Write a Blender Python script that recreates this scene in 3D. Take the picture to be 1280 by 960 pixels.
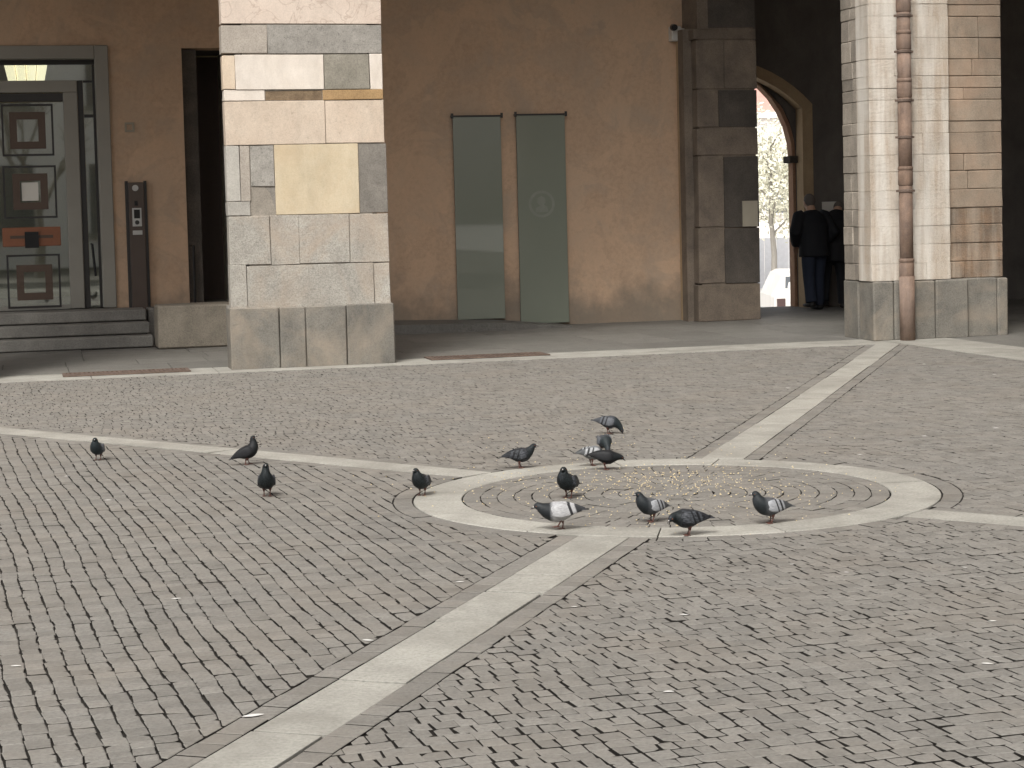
import bpy, bmesh, math, random
from mathutils import Vector, Matrix
random.seed(7)
R = math.radians
scn = bpy.context.scene
for o in list(bpy.data.objects): bpy.data.objects.remove(o)

# ------------------------------------------------------------------ camera
FPX, PX, PY, HZ, CAMH = 2450.0, 640.0, 402.0, 262.0, 1.65       # photo pixels (1280 x 960)
PITCH, ROLL = math.atan((PY - HZ) / FPX), R(1.42)
R0 = Vector((1, 0, 0)); U0 = Vector((0, math.sin(PITCH), math.cos(PITCH))); FW = Vector((0, math.cos(PITCH), -math.sin(PITCH)))
CX = R0 * math.cos(ROLL) - U0 * math.sin(ROLL); CY = R0 * math.sin(ROLL) + U0 * math.cos(ROLL)
CAM = Vector((0, 0, CAMH))
cd = bpy.data.cameras.new('camera'); cam = bpy.data.objects.new('camera', cd); scn.collection.objects.link(cam)
cd.sensor_fit = 'HORIZONTAL'; cd.sensor_width = 36.0; cd.lens = 36.0 * FPX / 1280
cd.shift_x = 0; cd.shift_y = (PY - 480) / 1280.0
cd.clip_start = 0.1; cd.clip_end = 3000
cam.matrix_world = Matrix(((CX.x, CY.x, -FW.x, 0), (CX.y, CY.y, -FW.y, 0), (CX.z, CY.z, -FW.z, CAMH), (0, 0, 0, 1)))
scn.camera = cam

# ------------------------------------------------------------------ sky, sun, exposure
SUN_EL, SUN_AZ = R(50), R(196)       # azimuth clockwise from +Y: behind the camera, a little to its left
w = bpy.data.worlds.new('World'); scn.world = w; w.use_nodes = True
nt = w.node_tree; nt.nodes.clear()
sky = nt.nodes.new('ShaderNodeTexSky'); sky.sky_type = 'NISHITA'; sky.sun_disc = False
sky.sun_elevation = SUN_EL; sky.sun_rotation = SUN_AZ; sky.air_density = 1.0; sky.dust_density = 6.0; sky.ozone_density = 1.0
hs = nt.nodes.new('ShaderNodeHueSaturation'); hs.inputs['Saturation'].default_value = 0.18
bg = nt.nodes.new('ShaderNodeBackground'); bg.inputs['Strength'].default_value = 0.12
wo = nt.nodes.new('ShaderNodeOutputWorld')
nt.links.new(sky.outputs[0], hs.inputs['Color']); nt.links.new(hs.outputs[0], bg.inputs['Color']); nt.links.new(bg.outputs[0], wo.inputs[0])
sl = bpy.data.lights.new('sun', 'SUN'); sl.energy = 1.5; sl.angle = R(18); sl.color = (1, 0.95, 0.87)
so = bpy.data.objects.new('sun', sl); scn.collection.objects.link(so)
sd = Vector((math.sin(SUN_AZ) * math.cos(SUN_EL), math.cos(SUN_AZ) * math.cos(SUN_EL), math.sin(SUN_EL)))
so.rotation_euler = sd.to_track_quat('Z', 'Y').to_euler(); so.location = (0, -5, 30)
scn.view_settings.view_transform = 'Standard'; scn.view_settings.look = 'None'
scn.view_settings.gamma = 1; scn.view_settings.exposure = 0.62; scn.view_settings.use_curve_mapping = False

# ------------------------------------------------------------------ geometry helpers
AL = R(14.0); UD = Vector((math.cos(AL), math.sin(AL), 0)); ND = Vector((-math.sin(AL), math.cos(AL), 0))
def un(u, n, z=0.0): return UD * u + ND * n + Vector((0, 0, z))          # facade frame -> world
def ray(x, y):
    a, b = x - PX, y - PY
    xu = a * math.cos(ROLL) - b * math.sin(ROLL); yu = a * math.sin(ROLL) + b * math.cos(ROLL)
    return R0 * xu - U0 * yu + FW * FPX
def gp(x, y, z=0.0):                                                      # photo pixel -> point on level z
    d = ray(x, y); return CAM + d * ((z - CAMH) / d.z)
def uz(x, y, n):                                                          # photo pixel -> (u, z) on the plane n
    d = ray(x, y); p = CAM + d * ((n - CAM.dot(ND)) / d.dot(ND)); return p.dot(UD), p.z
def rect(x0, y0, x1, y1, n):
    xc, yc = (x0 + x1) / 2, (y0 + y1) / 2
    return uz(x0, yc, n)[0], uz(x1, yc, n)[0], uz(xc, y1, n)[1], uz(xc, y0, n)[1]
def link(o, parent=None):
    scn.collection.objects.link(o)
    if parent is not None: o.parent = parent
    return o
def mesh_obj(name, verts, faces, m, parent=None, smooth=False, origin=None):
    """verts in world space; the object's origin goes to the base centre"""
    vs = [Vector(v) for v in verts]
    if origin is None:
        lo = [min(v[i] for v in vs) for i in range(3)]; hi = [max(v[i] for v in vs) for i in range(3)]
        origin = Vector(((lo[0] + hi[0]) / 2, (lo[1] + hi[1]) / 2, lo[2]))
    me = bpy.data.meshes.new(name); me.from_pydata([tuple(v - origin) for v in vs], [], faces); me.update()
    if m is not None: me.materials.append(m)
    if smooth: me.polygons.foreach_set('use_smooth', [True] * len(me.polygons))
    o = bpy.data.objects.new(name, me); link(o, parent)
    o.location = origin - (world_loc(parent) if parent is not None else Vector((0, 0, 0)))
    return o
def world_loc(o):
    v = o.location.copy()
    while o.parent is not None: o = o.parent; v = v + o.location
    return v
def thing(name, label, cat, loc, group=None):
    o = bpy.data.objects.new(name, None); o.empty_display_size = 0.1; link(o); o.location = loc
    return tag(o, label, cat, group)
def tag(o, label, cat, group=None):
    o['label'] = label; o['category'] = cat
    if group: o['group'] = group
    return o
def kind(o, k='structure'): o['kind'] = k; return o
BOXF = [(0, 3, 2, 1), (4, 5, 6, 7), (0, 1, 5, 4), (1, 2, 6, 5), (2, 3, 7, 6), (3, 0, 4, 7)]
def boxv(u0, u1, n0, n1, z0, z1):
    return [un(u0, n0, z0), un(u1, n0, z0), un(u1, n1, z0), un(u0, n1, z0), un(u0, n0, z1), un(u1, n0, z1), un(u1, n1, z1), un(u0, n1, z1)]
def bevelled(verts, faces, b, seg=1):
    bm = bmesh.new(); vv = [bm.verts.new(v) for v in verts]
    for f in faces: bm.faces.new([vv[i] for i in f])
    bmesh.ops.bevel(bm, geom=list(bm.edges), offset=b, segments=seg, affect='EDGES', profile=0.6)
    bm.verts.index_update(); V = [v.co.copy() for v in bm.verts]; F = [[v.index for v in f.verts] for f in bm.faces]; bm.free()
    return V, F
def ubox(name, u0, u1, n0, n1, z0, z1, m, parent=None, b=0.0, jit=0.0, seg=1):
    v = boxv(u0, u1, n0, n1, z0, z1); f = BOXF
    if jit: v = [p + Vector((random.uniform(-jit, jit), random.uniform(-jit, jit), random.uniform(-jit, jit))) for p in v]
    if b: v, f = bevelled(v, f, b, seg)
    return mesh_obj(name, v, f, m, parent)
def merge(parts):
    V, F = [], []
    for v, f in parts:
        k = len(V); V += list(v); F += [[i + k for i in q] for q in f]
    return V, F
def loft(path, radii, ref=Vector((0, 1, 0)), seg=12, cap=True):
    """elliptical rings along a path; radii = (along ref side, along the other) per point"""
    P = [Vector(p) for p in path]; V, F = [], []
    for i, p in enumerate(P):
        t = (P[min(i + 1, len(P) - 1)] - P[max(i - 1, 0)]).normalized()
        a = (ref - t * ref.dot(t)).normalized(); c = t.cross(a)
        ra, rb = radii[i] if isinstance(radii[i], (tuple, list)) else (radii[i], radii[i])
        for k in range(seg):
            th = 2 * math.pi * k / seg
            V.append(p + a * (ra * math.cos(th)) + c * (rb * math.sin(th)))
    for i in range(len(P) - 1):
        for k in range(seg):
            k2 = (k + 1) % seg
            F.append([i * seg + k, i * seg + k2, (i + 1) * seg + k2, (i + 1) * seg + k])
    if cap:
        F.append(list(range(seg))[::-1]); F.append([(len(P) - 1) * seg + k for k in range(seg)])
    return V, F
def sphere(c, r, seg=10, rings=6, sc=(1, 1, 1)):
    c = Vector(c); pts = []; F = []
    for i in range(1, rings):
        ph = math.pi * i / rings
        for k in range(seg):
            th = 2 * math.pi * k / seg
            pts.append(c + Vector((r * sc[0] * math.sin(ph) * math.cos(th), r * sc[1] * math.sin(ph) * math.sin(th), r * sc[2] * math.cos(ph))))
    for i in range(rings - 2):
        for k in range(seg):
            k2 = (k + 1) % seg; F.append([i * seg + k, (i + 1) * seg + k, (i + 1) * seg + k2, i * seg + k2])
    n = len(pts); pts += [c + Vector((0, 0, r * sc[2])), c - Vector((0, 0, r * sc[2]))]
    for k in range(seg):
        k2 = (k + 1) % seg; F.append([n, k, k2]); F.append([n + 1, (rings - 2) * seg + k2, (rings - 2) * seg + k])
    return pts, F

# ------------------------------------------------------------------ materials
def node(nt, t, **kw):
    n = nt.nodes.new(t)
    for k, v in kw.items(): setattr(n, k, v)
    return n
def mix(nt, fac, a, b, mode='MIX'):
    n = nt.nodes.new('ShaderNodeMix'); n.data_type = 'RGBA'; n.blend_type = mode
    for i, x in ((0, fac), (6, a), (7, b)):
        if hasattr(x, 'links'): nt.links.new(x, n.inputs[i])
        elif i == 0: n.inputs[0].default_value = x
        else: n.inputs[i].default_value = (*x, 1) if len(x) == 3 else x
    return n.outputs[2]
def ramp(nt, src, stops):
    n = nt.nodes.new('ShaderNodeValToRGB'); cr = n.color_ramp
    while len(cr.elements) > 1: cr.elements.remove(cr.elements[-1])
    for i, (p, c) in enumerate(stops):
        e = cr.elements[0] if i == 0 else cr.elements.new(p)
        e.position = p; e.color = (*c, 1) if isinstance(c, (tuple, list)) else (c, c, c, 1)
    nt.links.new(src, n.inputs[0]); return n.outputs[0]
def noise(nt, vec, scale, detail=4, rough=0.55, dist=0.0):
    n = nt.nodes.new('ShaderNodeTexNoise'); n.inputs['Scale'].default_value = scale; n.inputs['Detail'].default_value = detail
    n.inputs['Roughness'].default_value = rough; n.inputs['Distortion'].default_value = dist
    nt.links.new(vec, n.inputs['Vector']); return n.outputs[0]
def ramp_neg(nt, src):
    m = nt.nodes.new('ShaderNodeMapRange'); m.interpolation_type = 'SMOOTHSTEP'
    for i, v in ((1, -0.85), (2, -0.1), (3, 0.72), (4, 0.0)): m.inputs[i].default_value = v
    nt.links.new(src, m.inputs[0]); return m.outputs[0]
def new_mat(name, rough=0.85, spec=0.3):
    m = bpy.data.materials.new(name); m.use_nodes = True; nt = m.node_tree; b = nt.nodes['Principled BSDF']
    b.inputs['Roughness'].default_value = rough; b.inputs['Specular IOR Level'].default_value = spec
    return m, nt, b
def plain(name, c, rough=0.6, spec=0.4, metal=0.0, var=0.15, scale=8.0):
    m, nt, b = new_mat(name, rough, spec); b.inputs['Metallic'].default_value = metal
    g = node(nt, 'ShaderNodeNewGeometry')
    n = noise(nt, g.outputs['Position'], scale, 5)
    lo = tuple(x * (1 - var) for x in c); hi = tuple(min(1, x * (1 + var)) for x in c)
    nt.links.new(mix(nt, n, lo, hi), b.inputs['Base Color'])
    return m
def stone(name, c, c2=None, scale=5.0, var=0.22, fine=70.0, pits=0.0, veins=None, bump=0.35, rough=0.9, isl=0.12, grime=None, wash=None, damp=False, streak=0.14):
    """weathered stone: two-tone mottling, fine grain, optional pits, veins, grime in patches"""
    m, nt, b = new_mat(name, rough, 0.2); g = node(nt, 'ShaderNodeNewGeometry'); P = g.outputs['Position']
    oi = node(nt, 'ShaderNodeObjectInfo')
    c2 = c2 or tuple(x * 0.7 for x in c)
    f = ramp(nt, noise(nt, P, scale, 6, 0.6, 0.4), [(0.3, 0.0), (0.7, 1.0)])
    col = mix(nt, f, c2, c)
    fg = ramp(nt, noise(nt, P, fine, 3, 0.7), [(0.25, 1 - var * 1.6), (0.55, 1.0), (0.8, 1 + var * 0.6)])
    col = mix(nt, 1.0, col, fg, 'MULTIPLY')
    if veins:
        vn = node(nt, 'ShaderNodeTexNoise'); vn.inputs['Scale'].default_value = 3.2; vn.inputs['Detail'].default_value = 3; vn.inputs['Distortion'].default_value = 1.4
        nt.links.new(P, vn.inputs['Vector'])
        v = ramp(nt, vn.outputs[0], [(0.475, 0.0), (0.5, 0.75), (0.525, 0.0)])
        col = mix(nt, v, col, veins)
    if pits:
        v = ramp(nt, noise(nt, P, 22, 5, 0.75), [(0.56, 0.0), (0.68, pits)])
        col = mix(nt, v, col, tuple(x * 0.35 for x in c))
    if grime:
        gc, amt = grime
        v = ramp(nt, noise(nt, P, 1.6, 5, 0.65, 0.6), [(0.45, 0.0), (0.68, amt)])
        col = mix(nt, v, col, gc)
    if wash:
        sp = node(nt, 'ShaderNodeMapping'); sp.inputs['Scale'].default_value = (6, 6, 0.5); nt.links.new(P, sp.inputs['Vector'])
        v = ramp(nt, noise(nt, sp.outputs[0], 1.0, 5, 0.6), [(0.42, 0.0), (0.62, wash[1])])
        col = mix(nt, v, col, wash[0])
    if damp:                                                      # rising damp: a grey, ragged stain along the wall foot
        col = mix(nt, ramp(nt, noise(nt, P, 0.75, 5, 0.6, 0.8), [(0.52, 0.0), (0.545, 0.35)]), col, tuple(min(1, x * 1.13) for x in c))      # old repair patches
        col = mix(nt, ramp(nt, noise(nt, P, 1.9, 6, 0.7, 1.5), [(0.493, 0.0), (0.5, 0.3), (0.507, 0.0)]), col, tuple(x * .55 for x in c))   # hairline cracks
        sz = node(nt, 'ShaderNodeSeparateXYZ'); nt.links.new(P, sz.inputs[0])
        q = node(nt, 'ShaderNodeMath', operation='MULTIPLY_ADD'); nt.links.new(noise(nt, P, 1.3, 6, 0.65), q.inputs[0]); q.inputs[1].default_value = -1.9; nt.links.new(sz.outputs[2], q.inputs[2])
        col = mix(nt, ramp_neg(nt, q.outputs[0]), col, (0.17, 0.158, 0.132))
    if streak:                                                    # weather streaks that run on across the joints
        sp2 = node(nt, 'ShaderNodeMapping'); sp2.inputs['Scale'].default_value = (4.5, 4.5, 1.6); nt.links.new(P, sp2.inputs['Vector'])
        col = mix(nt, 1.0, col, ramp(nt, noise(nt, sp2.outputs[0], 1.0, 7, 0.68, 0.3), [(0.3, 1 - streak), (0.55, 1.0), (0.75, 1 + streak * .35)]), 'MULTIPLY')
    add = node(nt, 'ShaderNodeMath', operation='ADD'); nt.links.new(g.outputs['Random Per Island'], add.inputs[0]); nt.links.new(oi.outputs['Random'], add.inputs[1])
    fr = node(nt, 'ShaderNodeMath', operation='FRACT'); nt.links.new(add.outputs[0], fr.inputs[0])
    col = mix(nt, 1.0, col, ramp(nt, fr.outputs[0], [(0, 1 - isl), (1, 1 + isl)]), 'MULTIPLY')
    nt.links.new(col, b.inputs['Base Color'])
    bp = node(nt, 'ShaderNodeBump'); bp.inputs['Strength'].default_value = bump; bp.inputs['Distance'].default_value = 0.011
    nt.links.new(noise(nt, P, 30, 6, 0.7), bp.inputs['Height']); nt.links.new(bp.outputs[0], b.inputs['Normal'])
    return m
M = {}
M['cobble'] = stone('cobble', (0.212, 0.201, 0.181), (0.197, 0.189, 0.173), scale=0.55, var=0.2, fine=55, isl=0.11, grime=((0.196, 0.178, 0.154), 0.6), bump=0.4, rough=0.8)
M['joint'] = stone('joint', (0.03, 0.027, 0.023), (0.018, 0.016, 0.014), scale=6, bump=0.3)
M['paving_far'] = stone('paving_far', (0.19, 0.175, 0.155), (0.15, 0.14, 0.125), scale=3, fine=30)
M['strip'] = stone('strip', (0.375, 0.365, 0.328), (0.32, 0.31, 0.277), scale=2.6, var=0.2, fine=60, isl=0.05, grime=((0.2, 0.19, 0.167), 0.6))
M['slab'] = stone('slab', (0.215, 0.208, 0.19), (0.15, 0.145, 0.132), scale=1.6, var=0.2, fine=40, isl=0.1, rough=0.6, grime=((0.125, 0.12, 0.11), 0.6))
M['pale_street'] = stone('pale_street', (0.66, 0.64, 0.61), (0.58, 0.56, 0.53), scale=.5)  # street colour kept very light to imitate overexposure beyond the arch
M['plaster'] = stone('plaster', (0.60, 0.418, 0.285), (0.53, 0.378, 0.265), scale=0.7, var=0.09, fine=18, isl=0.0, bump=0.2, grime=((0.45, 0.355, 0.27), 0.75), damp=True, streak=0.05)
M['ceiling'] = stone('ceiling', (0.68, 0.62, 0.54), scale=0.8, var=0.06, isl=0.0, bump=0.1)
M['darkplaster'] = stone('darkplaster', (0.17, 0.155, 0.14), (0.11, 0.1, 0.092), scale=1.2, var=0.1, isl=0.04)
M['tan'] = stone('tan', (0.5, 0.38, 0.24), (0.42, 0.31, 0.2), scale=2.5, var=0.1)
M['brick'] = stone('brick', (0.42, 0.24, 0.16), (0.5, 0.33, 0.22), scale=6)
M['pinkvein'] = stone('pinkvein', (0.64, 0.55, 0.47), (0.57, 0.475, 0.40), scale=3, var=0.1, veins=(0.42, 0.33, 0.27), isl=0.04)
M['pink'] = stone('pink', (0.60, 0.51, 0.415), (0.53, 0.435, 0.345), scale=4, var=0.12, isl=0.05, pits=0.25)
M['white'] = stone('white', (0.70, 0.64, 0.57), (0.63, 0.565, 0.49), scale=4, var=0.06, isl=0.03)
M['cream'] = stone('cream', (0.64, 0.54, 0.42), (0.56, 0.45, 0.34), scale=5, var=0.1)
M['graybrown'] = stone('graybrown', (0.41, 0.37, 0.32), (0.33, 0.295, 0.255), scale=5)
M['pit'] = stone('pit', (0.37, 0.35, 0.315), (0.27, 0.255, 0.23), scale=7, pits=0.8)
M['greenish'] = stone('greenish', (0.32, 0.298, 0.25), (0.235, 0.218, 0.18), scale=6, pits=0.3)
M['brownstrip'] = stone('brownstrip', (0.3, 0.22, 0.14), (0.18, 0.13, 0.085), scale=9, bump=0.8)
M['ochrestrip'] = stone('ochrestrip', (0.42, 0.28, 0.14), (0.32, 0.21, 0.11), scale=7)
M['lgray'] = stone('lgray', (0.43, 0.41, 0.37), (0.36, 0.345, 0.31), scale=5, var=0.16)
M['dgray'] = stone('dgray', (0.27, 0.25, 0.22), (0.19, 0.175, 0.155), scale=6, pits=0.4)
M['yellow'] = stone('yellow', (0.57, 0.495, 0.365), (0.50, 0.415, 0.285), scale=3.2, var=0.08, grime=((0.48, 0.36, 0.23), 0.4))
M['granite'] = stone('granite', (0.44, 0.418, 0.372), (0.335, 0.316, 0.28), scale=5, var=0.3, fine=70, pits=0.4, isl=0.05, grime=((0.42, 0.34, 0.265), 0.6), bump=0.8)
M['plinth'] = stone('plinth', (0.245, 0.23, 0.2), (0.155, 0.148, 0.132), scale=2.6, var=0.25, isl=0.06, grime=((0.31, 0.265, 0.21), 0.7), bump=0.8)
M['mortar'] = stone('mortar', (0.3, 0.27, 0.23), (0.2, 0.18, 0.15), scale=4)
M['whitewash'] = stone('whitewash', (0.47, 0.39, 0.31), (0.53, 0.475, 0.405), scale=4, var=0.16, isl=0.05, wash=((0.66, 0.63, 0.575), 0.8), grime=((0.46, 0.37, 0.29), 0.5), bump=0.9)
M['tanstone'] = stone('tanstone', (0.36, 0.295, 0.23), (0.29, 0.235, 0.18), scale=4, var=0.16, isl=0.12, grime=((0.40, 0.28, 0.20), 0.6), bump=0.5, streak=.2)
M['brownstone'] = stone('brownstone', (0.33, 0.225, 0.15), (0.2, 0.16, 0.125), scale=5, var=0.25, pits=0.4, isl=0.15, wash=((0.5, 0.44, 0.36), 0.5), bump=0.8)
M['limemortar'] = stone('limemortar', (0.48, 0.43, 0.37), (0.36, 0.31, 0.26), scale=5)
M['quoin'] = stone('quoin', (0.36, 0.32, 0.27), (0.25, 0.222, 0.188), scale=5, isl=0.2)
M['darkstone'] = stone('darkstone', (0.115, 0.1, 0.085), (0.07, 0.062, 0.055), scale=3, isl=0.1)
M['midstone'] = stone('midstone', (0.235, 0.19, 0.148), (0.14, 0.116, 0.095), scale=3, isl=0.1)
M['step'] = stone('step', (0.27, 0.26, 0.235), (0.19, 0.183, 0.168), scale=3, isl=0.08)
M['rustpipe'] = stone('rustpipe', (0.25, 0.17, 0.125), (0.155, 0.112, 0.09), scale=7, var=0.15, wash=((0.33, 0.26, 0.22), 0.4), rough=0.75, bump=0.4, streak=0.35)
M['blockstone'] = stone('blockstone', (0.36, 0.32, 0.26), (0.25, 0.225, 0.185), scale=4, pits=.3, bump=.9)
M['rust'] = stone('rust', (0.17, 0.125, 0.1), (0.12, 0.09, 0.075), scale=9, rough=0.7)
M['frame'] = plain('frame', (0.28, 0.268, 0.235), 0.5, var=0.1, scale=3)
M['darkmetal'] = plain('darkmetal', (0.03, 0.028, 0.026), 0.45, 0.5)
M['bronze'] = plain('bronze', (0.085, 0.062, 0.05), 0.4, 0.5, scale=4)
M['brownwood'] = plain('brownwood', (0.10, 0.068, 0.05), 0.5, scale=20)
M['redwood'] = plain('redwood', (0.26, 0.105, 0.055), 0.45, scale=15)
M['chrome'] = plain('chrome', (0.55, 0.55, 0.53), 0.3, 0.5, 0.6)
M['paper'] = plain('paper', (0.72, 0.70, 0.64), 0.8, 0.2, var=0.05)
M['notice'] = plain('notice', (0.33, 0.30, 0.24), 0.8, 0.2, var=0.1)
M['lobby'] = plain('lobby', (0.62, 0.57, 0.46), 0.8, var=0.08)
M['whiteplastic'] = plain('whiteplastic', (0.6, 0.58, 0.54), 0.5, var=0.05)
M['black'] = plain('black', (0.012, 0.012, 0.013), 0.35)
def glass_mat(name, tint, fac):
    m, nt, b = new_mat(name, 0.03, 0.5); nt.nodes.remove(b); out = nt.nodes['Material Output']
    t = node(nt, 'ShaderNodeBsdfTransparent'); t.inputs[0].default_value = (*tint, 1)
    g = node(nt, 'ShaderNodeBsdfGlossy'); g.inputs['Roughness'].default_value = 0.02; g.inputs['Color'].default_value = (0.95, 0.97, 0.95, 1)
    f = node(nt, 'ShaderNodeFresnel'); f.inputs[0].default_value = 1.5
    a = node(nt, 'ShaderNodeMath', operation='MULTIPLY'); a.inputs[1].default_value = fac; nt.links.new(f.outputs[0], a.inputs[0])
    s = node(nt, 'ShaderNodeMixShader'); nt.links.new(a.outputs[0], s.inputs[0]); nt.links.new(t.outputs[0], s.inputs[1]); nt.links.new(g.outputs[0], s.inputs[2])
    nt.links.new(s.outputs[0], out.inputs[0]); return m
M['glass'] = glass_mat('glass', (0.85, 0.9, 0.85), 6.0)
def panel_glass(name, coat):
    m, nt, b = new_mat(name, 0.3, 0.5); g = node(nt, 'ShaderNodeNewGeometry')
    nt.links.new(mix(nt, noise(nt, g.outputs['Position'], 0.9, 4), (0.175, 0.195, 0.152), (0.215, 0.235, 0.19)), b.inputs['Base Color'])
    b.inputs['Coat Weight'].default_value = coat; b.inputs['Coat Roughness'].default_value = 0.02
    return m
M['panel_glass'] = panel_glass('panel_glass', 1.0); M['panel_matt'] = panel_glass('panel_matt', 0.25)
M['etched'] = plain('etched', (0.235, 0.252, 0.212), 0.5, var=0.2, scale=9)
def lamp_mat():
    m, nt, b = new_mat('lamp_glow'); b.inputs['Base Color'].default_value = (0.9, 0.8, 0.6, 1)
    b.inputs['Emission Color'].default_value = (1, 0.86, 0.62, 1); b.inputs['Emission Strength'].default_value = 1.25; return m
M['lamp'] = lamp_mat()

# ------------------------------------------------------------------ ground, cobbled sectors, pale strips
STREET = -1.3
CC = Vector((0.91, 11.2, 0)); ROUT, RIN = 1.50, 1.225
kind(mesh_obj('street', [(-700, -300, STREET), (700, -300, STREET), (700, 1200, STREET), (-700, 1200, STREET)], [(0, 1, 2, 3)], M['pale_street']))
kind(ubox('ground', -45, 19, -40, 29.3, STREET + 0.05, -0.06, M['paving_far']))
HW = 0.13; BW = 0.105; NF, UR = 20.80, 9.77           # half width of a strip, border course, edges of the kerb bands
ANG = {'A': R(251.75), 'B': R(139.3), 'C': R(322.0), 'D': R(73.2)}
DIR = {k: Vector((math.cos(a), math.sin(a), 0)) for k, a in ANG.items()}
def clip(poly, nrm, d):
    """keep the part with nrm . p >= d"""
    out = []; L = len(poly)
    for i in range(L):
        p, q = poly[i], poly[(i + 1) % L]; a, b = nrm.dot(p) - d, nrm.dot(q) - d
        if a >= 0: out.append(p)
        if (a > 0 and b < 0) or (a < 0 and b > 0): out.append(p + (q - p) * (a / (a - b)))
    return out
def area(p): return abs(sum(p[i].x * p[(i + 1) % len(p)].y - p[(i + 1) % len(p)].x * p[i].y for i in range(len(p)))) / 2
def prism(poly, top, bev=0.008, dep=0.03, tilt=0.0):
    """a set stone: sides, rounded shoulder, slightly tilted top"""
    L = len(poly); c = sum(poly, Vector()) / L; V = []; tx, ty = random.uniform(-tilt, tilt), random.uniform(-tilt, tilt)
    ins = [p + (c - p) * min(0.3, bev / max(0.02, (c - p).length)) for p in poly]
    for ring, z in ((poly, top - dep), (poly, top - bev * 0.45), (ins, top)):
        for p in ring:
            q = p - c; V.append(Vector((p.x, p.y, z + (q.x * tx + q.y * ty if z > top - dep else 0))))
    F = []
    for r in (0, 1):
        for i in range(L):
            j = (i + 1) % L; F.append([r * L + i, r * L + j, (r + 1) * L + j, (r + 1) * L + i])
    F.append([2 * L + i for i in range(L)])
    return V, F
def sides_dark(o, dark):
    o.data.materials.append(dark); o.data.polygons.foreach_set('material_index', [1 if abs(p.normal.z) < 0.3 else 0 for p in o.data.polygons]); return o
def ccw(p):
    s = sum(p[i].x * p[(i + 1) % len(p)].y - p[(i + 1) % len(p)].x * p[i].y for i in range(len(p)))
    return p if s > 0 else p[::-1]
def in_view(p, m=1.6): return p.y > 4.2 and abs(p.x) < 0.268 * p.y + m
def planes(a, b, off):
    """half planes of the wedge from direction a counter-clockwise to b"""
    na = Vector((-DIR[a].y, DIR[a].x, 0)); nb = Vector((DIR[b].y, -DIR[b].x, 0))
    return [(na, na.dot(CC) + off), (nb, nb.dot(CC) + off)]
FAC = [(-ND, -(NF - 0.01)), (-UD, -(UR - 0.01))]
def emit_paving(name, bed, stones):
    """bed sheet = the setting; 300 largest in view as parts, the rest as one joined part"""
    root = kind(mesh_obj(name, [Vector((p.x, p.y, -0.011)) for p in bed], [list(range(len(bed)))], M['joint']))
    def key(p):
        c = sum(p, Vector()) / len(p); vis = abs(c.x - 0.0) < 0.262 * c.y and c.y > 5.7
        return (0 if vis else 1, -area(p) / (c.y ** 3))
    stones.sort(key=key); rest = []
    for i, p in enumerate(stones):
        top = random.uniform(-0.0016, 0.0016); v, f = prism(ccw(p), top, random.uniform(0.0035, 0.0065), 0.03, 0.014)
        if i < 300: sides_dark(mesh_obj('cobblestone', v, f, M['cobble'], root), M['joint'])
        else: rest.append((v, f))
    if rest:
        V, F = merge(rest); kind(sides_dark(mesh_obj('cobblestones', V, F, M['cobble'], root), M['joint']), 'stuff')
    return root
def wave(s, k): return 0.012 * math.sin(s * 1.1 + k * 0.11) + 0.004 * math.sin(s * 3.7 + k * 0.9) + 0.0025 * math.sin(s * 13.0 + k * 2.9)
RU = Vector((math.cos(R(17.5)), math.sin(R(17.5)), 0)); RN = Vector((-RU.y, RU.x, 0))
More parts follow.
